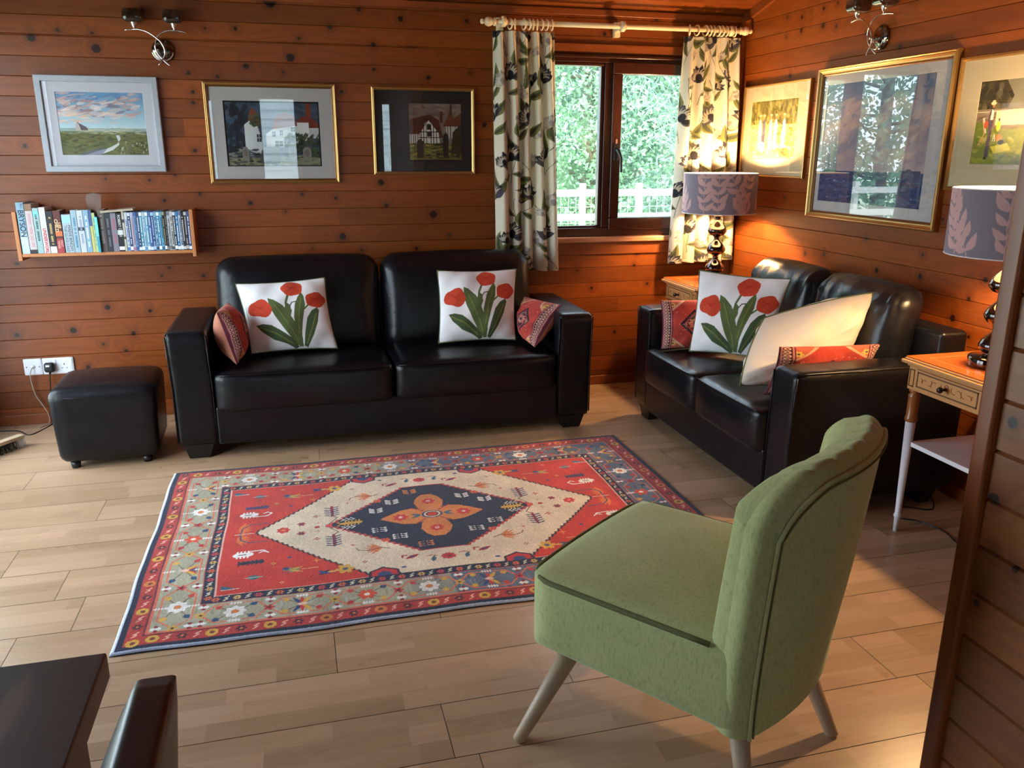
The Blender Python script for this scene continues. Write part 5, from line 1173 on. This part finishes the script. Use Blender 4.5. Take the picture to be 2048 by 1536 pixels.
picture('small gold framed painting of a timbered house in a black mount', 'b', .432, .982, 1.262, 1.708, std, gold, (26, 24, 28), (.350, .872, .168, .826), art_tudor())
picture('narrow gold framed print of ladies in white, nearest the corner', 'r', 4.505, 3.856, 1.250, 1.744, [(0, 0), (0, .016), (.004, .018), (.008, .016), (.011, .010), (.011, .004)], gold, (222, 206, 168), (.130, .835, .20, .825), art_ladies())
picture('large gold framed print of sailing boats on a dark blue sea', 'r', 3.783, 2.878, 1.064, 1.776, [(0, 0), (0, .024), (.005, .030), (.010, .027), (.013, .029), (.020, .022), (.026, .020), (.030, .012), (.030, .004)], gold, (206, 204, 206), (.070, .868, .118, .892), art_sea(), inner=darkgold)
sea = [o for o in C.objects if o.get('label', '').startswith('large gold framed print of sailing')][0]
def scribble(parent, x0, z0, w_, seed):
    q = random.Random(seed); mb = MB(); mb.tube([(x0 + w_ * i / 30, -.0078, z0 + .006 * math.sin(i * 1.9 + q.random()) * q.uniform(.3, 1)) for i in range(31)], .0006, 4)
    mb.obj('pencil_mark', simple('pencil', (110, 108, 112), .7), parent)
scribble(sea, .20, -.332, .09, 1); scribble(sea, -.06, -.322, .07, 2); scribble(sea, -.03, -.332, .02, 3)
picture('gold framed print of a summer picnic, cut by the right edge of the view', 'r', 2.865, 2.215, 1.236, 1.738, [(0, 0), (0, .018), (.004, .021), (.007, .018), (.009, .020), (.013, .014), (.015, .010), (.015, .004)], gold, (222, 206, 168), (.165, .835, .205, .812), art_picnic())

# ------------------------------------------------------------------ wall lights
smoke = G('smoked_glass'); smoke.P(Base_Color=L4((62, 44, 36)), Roughness=0.05, Transmission_Weight=0.55, IOR=1.45, Coat_Weight=1.0)
def wall_light(label, loc, rz):
    t = thing('wall_light', label, 'wall light', loc, rz); S = .000240
    MB().lathe([(0, 0), (.050, 0), (.053, -.006), (.048, -.013), (.026, -.019), (0, -.020)], 40, (0, 0, 0), 'Y').obj('backplate', simple('dark_chrome', (120, 112, 106), .12, metal=1.0, var=.02), t)
    def arm(pts, yy): return MB().tube([(x * S, yy - .012 * math.sin(i / (len(pts) - 1) * PI), z * S * (.92 if z > 0 else 1)) for i, (x, z) in enumerate(pts)], .0038, 10)
    def smooth(P):
        o = []
        for i in range(len(P) - 1):
            p0, p1, p2, p3 = P[max(i - 1, 0)], P[i], P[i + 1], P[min(i + 2, len(P) - 1)]
            for s in range(6):
                u = s / 6; o.append(tuple(.5 * ((2 * b) + (c_ - a) * u + (2 * a - 5 * b + 4 * c_ - d) * u * u + (-a + 3 * b - 3 * c_ + d) * u ** 3) for a, b, c_, d in zip(p0, p1, p2, p3)))
        return o + [P[-1]]
    A = smooth([(120, -300), (0, -190), (-90, -70), (-120, 60), (-80, 220), (20, 330), (170, 390), (330, 390), (490, 365)])
    B_ = smooth([(-90, -300), (10, -170), (60, -50), (20, 110), (-80, 230), (-230, 340), (-380, 385), (-500, 385), (-650, 370)])
    arm(A, -.045).obj('arm', chrome, t); arm(B_, -.055).obj('arm', chrome, t)
    MB().tube([(-.049 * math.cos(a * .1), -.03, -.049 * math.sin(a * .1)) for a in range(2, 30)], .003, 8).obj('arm', chrome, t)
    MB().tube([(-.015, -.018, -.004), (-.025, -.05, .0)], .006, 10).obj('stem', chrome, t); MB().tube([(.02, -.018, -.02), (.012, -.055, -.02)], .006, 10).obj('stem', chrome, t)
    for x in (-470, 275):
        X, Z = x * S, 360 * S
        h = MB().lathe([(0, 0), (.005, 0), (.005, .008), (.010, .012), (.016, .029), (.016, .032), (0, .033)], 24, (X, -.055, Z)).obj('lamp_cup', chrome, t)
        V = []; gl = rbox((.092, .092, .062), .022, 10, None, (X, -.055, Z + .060)).obj('glass_shade', smoke.m, t)
        MB().lathe([(0, Z + .05), (.010, Z + .05), (.010, Z + .085), (.004, Z + .098), (0, Z + .1)], 16, (X, -.055, 0)).obj('bulb', simple('amber_bulb', (150, 84, 40), .2, var=.02), t)
wall_light('chrome two-arm wall light on the back wall above the left pictures', (-.565, D - .001, 1.853), 0)
wall_light('chrome two-arm wall light on the right wall above the sailing print', (XR - .001, 3.372, 1.873), -PI / 2)

# ------------------------------------------------------------------ book shelf
def shelf():
    t = thing('wall_shelf', 'small wooden wall shelf holding books and discs on the back wall', 'shelf', (-.898, D - .001, .90))
    MB().box(-.388, .388, -.138, 0, -.016, 0).obj('shelf_board', shelf_wood, t, .002)
    for s in (-1, 1): MB().box(*((s * .388, s * .406) if s > 0 else (-.406, -.388)), -.140, 0, -.034, .20).obj('side_panel', shelf_wood, t, .002)
shelf()
def text_obj(s, size, M, m, parent, name='title', font_w=1.0):
    cu = bpy.data.curves.new(name, 'FONT'); cu.body = s; cu.size = size; cu.extrude = .0002; cu.align_x = 'LEFT'; cu.align_y = 'CENTER'; cu.offset = .0004 if font_w > 1 else 0
    ob = bpy.data.objects.new(name + '_tmp', cu); C.objects.link(ob); bpy.context.view_layer.update()
    me = bpy.data.meshes.new_from_object(ob.evaluated_get(bpy.context.evaluated_depsgraph_get())); bpy.data.objects.remove(ob)
    me.name = name; me.materials.clear(); me.materials.append(m); o = bpy.data.objects.new(name, me); C.objects.link(o); o.parent = parent; o.matrix_local = M; return o, me
page = simple('page_edges', (222, 212, 190), .9, bumpscale=300, var=.08)
def ink(rgb): return simple('ink_%d_%d_%d' % rgb, rgb, .5, var=.02, bumpscale=100, bstr=.01)
SP = Matrix(((0, 1, 0, 0), (0, 0, -1, 0), (-1, 0, 0, 0), (0, 0, 0, 1)))   # text runs down the spine, facing the room
def book(name, label, cat, x, wdt, h, dep, spine, group, titles=(), bands=(), lean=0.0, y0=-.136, marks=0, seed=0):
    t = thing(name, label, cat, (x, D - .001, .9005), 0, group); t.rotation_euler = (0, lean, 0)
    sm = ink(tuple(int(v * .84) for v in spine)); y1 = y0 + dep
    if name == 'book':
        mb = MB().box(0, .0012, y0, y1, 0, h).box(wdt - .0012, wdt, y0, y1, 0, h).box(0, wdt, y0 - .0004, y0 + .0012, 0, h); mb.obj('cover', sm, t, .0004)
        MB().box(.0012, wdt - .0012, y0 + .0012, y1 - .004, .003, h - .003).obj('pages', page, t)
    else:
        MB().box(0, wdt, y0, y1, 0, h).obj('case', sm, t, .0015)
    for (a, b, col) in bands: MB().box(.0003, wdt - .0003, y0 - .0009, y0 - .0002, a * h, b * h).obj('spine_band', ink(col), t)
    for (s, zt, size, xo, col, bold) in titles:
        text_obj(s, size, Matrix.Translation((wdt * xo, y0 - .0010, h * zt)) @ SP, ink(col), t, 'title', bold)
    if marks:     # lettering too small to read in the photograph
        q = random.Random(seed); mb = MB(); z = h * .86
        while z > h * .16:
            L = q.uniform(.004, .010)
            if q.random() < .8: mb.box(wdt * .34, wdt * .66, y0 - .0012, y0 - .0004, z - L, z)
            z -= L + .0018
        mb.obj('lettering', ink(marks), t)
    return t
bg_, dg_ = 'books on the wall shelf', 'disc cases on the wall shelf'
X0 = -1.283
WH, DK = (232, 232, 236), (30, 30, 40)
book('book', 'tall pale blue paperback with big navy capitals down its spine, leftmost on the shelf', 'book', X0 + .001, .033, .243, .128, (150, 190, 210), bg_, [('BRYSON', .86, .034, .5, (24, 34, 60), 2), ('BILL', .985, .014, .72, (24, 34, 60), 1), ('THE ROAD TO', .46, .013, .30, (236, 240, 244), 1), ('LITTLE DRIBBLING', .46, .013, .70, (236, 240, 244), 1)], [(.0, .34, (170, 196, 216))], .0)
book('book', 'cream paperback with a brown flowery top, second from the left end', 'book', -1.247, .031, .236, .13, (222, 208, 206), bg_, (), [(.86, 1.0, (130, 96, 70)), (0, .08, (40, 36, 40))], 0, marks=(196, 150, 160), seed=2)
book('book', 'pale green paperback with small dark lettering beside the white book with red capitals', 'book', -1.214, .025, .216, .13, (176, 206, 206), bg_, (), [(.80, .93, (120, 196, 210))], 0, marks=(60, 90, 90), seed=3)
book('book', 'white paperback with red capitals low on its spine', 'book', -1.187, .027, .219, .13, (236, 232, 234), bg_, [('UNDERWORLD', .55, .019, .5, (196, 50, 60), 2)], (), 0)
book('book', 'black paperback with gold lettering and a pale foot', 'book', -1.158, .029, .201, .12, (30, 28, 34), bg_, (), [(0, .16, (214, 204, 200))], 0, marks=(190, 160, 100), seed=5)
book('book', 'rust red paperback with gold capitals and an orange band on its spine', 'book', -1.127, .031, .203, .12, (104, 40, 34), bg_, [('LEE', .72, .019, .72, (226, 190, 140), 2), ('CHILD', .80, .021, .28, (226, 200, 150), 2), ('PAST', .30, .014, .72, (236, 190, 180), 1), ('TENSE', .30, .014, .30, (236, 190, 180), 1)], [(.40, .52, (206, 110, 60)), (0, .34, (156, 50, 54))], 0)
book('book', 'thickest paperback, pale blue with two rows of fine capitals on its spine', 'book', -1.092, .040, .184, .12, (196, 212, 222), bg_, [('MAEVE BINCHY', .72, .018, .72, (40, 50, 70), 1), ('THE GLASS LAKE', .72, .017, .28, (70, 90, 110), 1)], [(.78, .97, (150, 196, 216)), (.04, .12, (40, 50, 60))][:1], 0)
book('book', 'pale blue paperback with turquoise lettering, right of the thickest book', 'book', -1.050, .025, .204, .12, (180, 206, 222), bg_, (), (), 0, marks=(70, 130, 160), seed=8)
book('book', 'white paperback with grey lettering and a small dark figure', 'book', -1.023, .026, .203, .12, (226, 230, 236), bg_, (), [(.52, .60, (50, 56, 66))], 0, marks=(140, 156, 176), seed=9)
book('book', 'sky blue paperback with white lettering, right of the small figure spine', 'book', -.995, .023, .204, .12, (150, 194, 222), bg_, (), (), 0, marks=(226, 236, 242), seed=10)
book('book', 'thin paperback in indigo above yellow', 'book', -.970, .012, .204, .12, (226, 214, 130), bg_, (), [(.62, 1.0, (70, 86, 140))], 0)
book('book', 'thin yellow green paperback leaning beside the turquoise one', 'book', -.957, .013, .190, .12, (206, 216, 150), bg_, (), (), 0, marks=(90, 150, 150), seed=12)
tq = book('book', 'turquoise hardback pulled forward past the shelf edge', 'book', -.943, .012, .172, .128, (60, 180, 206), bg_, (), [(.45, .98, (110, 206, 220))], 0, y0=-.150)
book('book', 'dark grey brown paperback with its curled cover, mid shelf', 'book', -.930, .028, .205, .12, (110, 98, 96), bg_, (), (), 0, marks=(150, 140, 140), seed=14)
book('book', 'dark slate paperback to the right of the curled cover', 'book', -.901, .025, .188, .11, (48, 50, 60), bg_, (), (), 0, marks=(110, 110, 120), seed=15)
book('book', 'lilac grey paperback between two dark ones', 'book', -.875, .025, .188, .11, (150, 142, 160), bg_, (), (), 0, marks=(176, 96, 110), seed=16)
book('book', 'black paperback with white capitals and a white foot label', 'book', -.849, .025, .186, .11, (24, 24, 28), bg_, [('ROBERT CRAIS', .96, .016, .5, (226, 230, 230), 1)], [(.04, .13, (226, 230, 230)), (.44, .56, (200, 204, 206))], 0)
book('book', 'thin cream mottled booklet next to the first disc case', 'book', -.823, .010, .200, .12, (214, 206, 186), bg_, (), [(.70, .78, (60, 50, 40)), (.3, .36, (70, 60, 50))], 0)
fl = book('book', 'cream paperback lying flat across the tops of the dark books', 'book', -.922, .010, .150, .11, (206, 190, 166), bg_, (), (), 0)
fl.rotation_euler = (0, math.radians(86.0), 0); fl.location = (-.915, D - .012, 1.099)
cc = G('curled_cover'); cc.P(Base_Color=L4((84, 52, 38)), Roughness=.6)
P = np.zeros((14, 10, 3)); 
for i in range(14):
    for j in range(10):
        v_, u_ = i / 13, j / 9; P[i, j] = (.052 * u_ - .004 + .012 * v_ - .020 * math.sin(PI * v_ * .5) * (1 - u_), -.02 * u_ - .016 * math.sin(v_ * 2.4), .10 * v_ + .010 * math.sin(PI * u_))
o = grid_mesh('paper_cover', [P, P[:, ::-1] + np.array([0, .0012, 0])], [None, None], cc.m); o.location = (-.962, D - .105, 1.074)
tag(o, 'loose brown paper cover curling up above the middle of the shelf', 'paper')
dvd = [((224, 230, 238), (70, 110, 180)), ((54, 70, 120), (200, 210, 230)), ((206, 206, 226), (170, 110, 140)), ((120, 160, 206), (60, 90, 150)), ((60, 76, 120), (210, 216, 230)), ((90, 170, 206), (226, 236, 240)), ((196, 220, 236), (90, 140, 190)), ((120, 190, 226), (230, 240, 244)), ((80, 120, 186), (206, 216, 236)), ((60, 86, 150), (160, 190, 220)), ((150, 196, 226), (40, 60, 100)), ((76, 156, 206), (230, 236, 240)), ((110, 186, 220), (40, 90, 130)), ((28, 28, 34), (170, 150, 110)), ((44, 40, 44), (130, 120, 116)), ((206, 208, 212), (110, 110, 120)), ((222, 220, 216), (70, 70, 76)), ((40, 44, 60), (206, 210, 220)), ((60, 140, 190), (226, 232, 238)), ((196, 212, 232), (90, 100, 140)), ((34, 34, 40), (206, 206, 206)), ((50, 46, 54), (190, 180, 180)), ((70, 90, 150), (226, 226, 236))]
dl = ['white disc case with a blue foot, first of the discs', 'navy disc case second among the discs', 'pale mauve disc case with pink lettering', 'mid blue disc case with dark blue lettering', 'slate blue disc case with pale lettering left of a turquoise one', 'turquoise disc case with white lettering, in the left half of the discs', 'very pale blue disc case with blue lettering', 'bright sky blue disc case with white lettering', 'cornflower blue disc case beside the bright sky blue one', 'deep blue disc case with light blue lettering', 'pale sky blue disc case with navy lettering', 'strong blue disc case with white lettering left of the aqua one', 'aqua disc case with dark lettering just left of the black ones', 'black disc case with gold lettering', 'dark brown disc case beside the black and gold one', 'light grey disc case right of the dark brown one', 'off white disc case with black lettering', 'dark navy disc case with white lettering', 'medium blue disc case right of the dark navy one', 'pale lavender blue disc case near the right end', 'black disc case with silver lettering near the right end', 'dark grey disc case, second from the right end', 'indigo disc case at the right end of the shelf']
xx = -.811
for i, ((c1, c2), lb) in enumerate(zip(dvd, dl)):
    wd_ = .0131 if i not in (13, 14) else .0105
    if i in (2, 9): wd_ = .0135
    h_ = .191 if i not in (13, 14) else .193
    book('disc_case', lb, 'disc case', xx, wd_, h_, .130, c1, dg_, (), [(.03, .12, WH if i % 3 else c2), (.90, .985, c2)] if i % 2 else [(.02, .10, c2)], 0, marks=c2, seed=40 + i)
    xx += wd_ + .00015

# ------------------------------------------------------------------ sockets, plug, cables, brush
def socket_plates():
    z0, z1 = .264, .350; y1 = D + .002
    t = thing('cable_outlet', 'square white outlet plate with a grey cable, left of the double socket', 'socket', (-1.356, D, .307))
    rbox((.086, .010, .086), .003, 6, None, (0, -.005, 0)).obj('plate', white_plastic, t)
    MB().lathe([(0, 0), (.010, 0), (.008, -.006), (0, -.007)], 16, (.0, -.010, .002), 'Y').obj('cable_entry', white_plastic, t)
    for s in (-1, 1): MB().lathe([(0, 0), (.003, 0), (.0025, -.001), (0, -.001)], 12, (s * .030, -.010, 0), 'Y').obj('screw', gunmetal, t)
    t = thing('double_socket', 'white double wall socket with a black plug in its left side', 'socket', (-1.2375, D, .3065))
    rbox((.147, .010, .086), .003, 6, None, (0, -.005, 0)).obj('plate', white_plastic, t)
    for s in (-1, 1):
        MB().box(s * .038 + .018, s * .038 + .029, -.0135, -.0095, .012, .034).obj('switch', white_plastic, t, .001)
    for (x, z, a, b) in ((.038 - .010, .008, .002, .0045), (.038 - .021, -.012, .0032, .0016), (.038 + .001, -.012, .0032, .0016)): MB().box(x - a, x + a, -.0106, -.0098, z - b, z + b).obj('pin_hole', black_plastic, t)
    t = thing('plug', 'black three pin plug pushed into the double socket', 'plug', (-1.2755, D - .0105, .304))
    rbox((.050, .030, .050), .012, 8, None, (0, -.016, 0)).obj('plug_body', black_plastic, t)
    MB().box(-.013, .004, -.0322, -.0308, .006, .015).obj('plug_label', white_plastic, t)
    MB().tube([(0, -.018, -.022), (-.002, -.018, -.034)], [.007, .005], 10).obj('cable_guard', black_plastic, t)
socket_plates()
def cable(label, pts, r, m, name='cable'):
    P = [Vector(p) for p in pts]; o = []
    for i in range(len(P) - 1):
        a, b, c_, d = P[max(i - 1, 0)], P[i], P[i + 1], P[min(i + 2, len(P) - 1)]
        for s in range(6): u = s / 6; o.append(.5 * ((2 * b) + (c_ - a) * u + (2 * a - 5 * b + 4 * c_ - d) * u * u + (-a + 3 * b - 3 * c_ + d) * u ** 3))
    o.append(P[-1]); ob = MB().tube(o, r, 8).obj(name, m); tag(ob, label, 'cable')
cable('pale grey cable hanging from the square outlet down to the floor', [(-1.356, D - .016, .307), (-1.366, D - .03, .285), (-1.372, D - .022, .24), (-1.362, D - .02, .16), (-1.335, D - .02, .10), (-1.315, D - .02, .045), (-1.318, D - .03, .006), (-1.345, D - .09, .003)], .0022, grey_plastic)
cable('black cable hanging from the plug behind the footstool', [(-1.278, D - .029, .268), (-1.283, D - .028, .22), (-1.292, D - .022, .12), (-1.288, D - .02, .04), (-1.30, D - .04, .004), (-1.36, D - .20, .003), (-1.44, D - .12, .003), (-1.56, D - .10, .003)], .0028, black_plastic)
cable('black lamp cable lying on the floor under the near side table', [(2.50, 2.62, .0035), (2.40, 2.50, .0035), (2.30, 2.55, .0035), (2.22, 2.47, .0035), (2.27, 2.42, .0035), (2.30, 2.32, .0035), (2.275, 2.22, .0035), (2.30, 2.10, .0035), (2.40, 2.0, .0035)], .003, black_plastic)
def brush():
    t = thing('dustpan_brush', 'small wooden hand brush with dark and white bristles at the left edge', 'brush', (-1.375, 4.19, .0), math.radians(55))
    MB().box(-.20, .045, -.02, .02, .042, .060).obj('brush_block', simple('pale_beech', (196, 172, 140), .5, bumpscale=20, var=.1), t, .004)
    q = random.Random(2)
    for nm, m, lo_, hi_ in (('dark_bristles', black_plastic, -.20, .005), ('white_bristles', simple('pale_bristle', (206, 204, 206), .6, var=.05), .005, .045)):
        mb = MB()
        for i in range(int((hi_ - lo_) / .004)):
            for j in range(8):
                x = lo_ + i * .004 + q.uniform(0, .003); y = -.017 + j * .005; sx, sy = q.uniform(-.004, .012), (y * .5) + q.uniform(-.004, .004)
                mb.add([(x - .0008, y, .044), (x + .0008, y, .044), (x + sx + .0006, y + sy, .001), (x + sx - .0006, y + sy, .001)], [(0, 1, 2, 3)])
        mb.obj(nm, m, t)['kind'] = 'stuff'
brush()

# ------------------------------------------------------------------ dining table corner and leather chair in the foreground
dark_oak = pine('dark_oak', (), lo=(168, 136, 120), hi=(92, 68, 60), rough=.45, vor=0.0, grain=.5, ringf=45.0, ringw=.8)
def uvwood(o, ax, s=1.0):
    me = o.data; ul = me.uv_layers.new(name='UVMap')
    for l in me.loops: co = me.vertices[l.vertex_index].co; ul.data[l.index].uv = (co[ax] * s, (co[1 - ax] if ax < 2 else co[0]) * s + co.z * .3)
    me.attributes.new('rnd', 'FLOAT', 'FACE').data.foreach_set('value', np.full(len(me.polygons), .45, np.float32))
def dining():
    t = thing('dining_table', 'dark oak dining table corner at the bottom left', 'table', (-.84, .37, 0))
    uvwood(MB().box(-.565, .565, -.667, .667, .712, .750).obj('table_top', dark_oak, t, .003), 1)
    uvwood(MB().box(-.49, .49, -.59, .59, .63, .712).obj('apron', dark_oak, t), 0)
    for sx in (-1, 1):
        for sy in (-1, 1): uvwood(MB().box(sx * .50 - .035, sx * .50 + .035, sy * .60 - .035, sy * .60 + .035, 0, .712).obj('leg', dark_oak, t, .003), 2)
dining()
brown_leather = simple('brown_leather', (58, 28, 24), 0.34, bumpscale=260, bstr=.15, var=.1, bd=.0005)
def dchair():
    t = thing('dining_chair', 'dark brown leather dining chair tucked beside the oak table', 'chair', (-.40, .56, 0), 0)
    def bd(p, x, y, z):
        q = Vector(p); q.x += .045 * (z + 1) / 2; q.x -= .060 * (1 - z * z) * (1 - .6 * y * y) * max(0, -x); return q
    b = rbox((.046, .44, .46), .010, 14, bd, (.190, 0, .645)).obj('backrest', brown_leather, t)
    pts = [(.181 + .045 * ((z - .415) / .46) - .010, y, z) for y, z in [(-.212, .44)] + [(-.212, .80), (-.205, .85), (-.185, .866)] + [(.185, .866), (.205, .85), (.212, .80), (.212, .44)]]
    MB().tube(pts, .003, 8).obj('seam', simple('dark_piping', (24, 12, 12), .5, bumpscale=100), b)
    rbox((.42, .44, .075), .03, 12, None, (-.0, 0, .445)).obj('seat', brown_leather, t)
    for sx in (-1, 1):
        for sy in (-1, 1): MB().frustum((sx * .175 - .014, sx * .175 + .014, sy * .18 - .014, sy * .18 + .014, 0), (sx * .17 - .02, sx * .17 + .02, sy * .18 - .02, sy * .18 + .02, .415)).obj('leg', dark_leg, t, .002)
dchair()
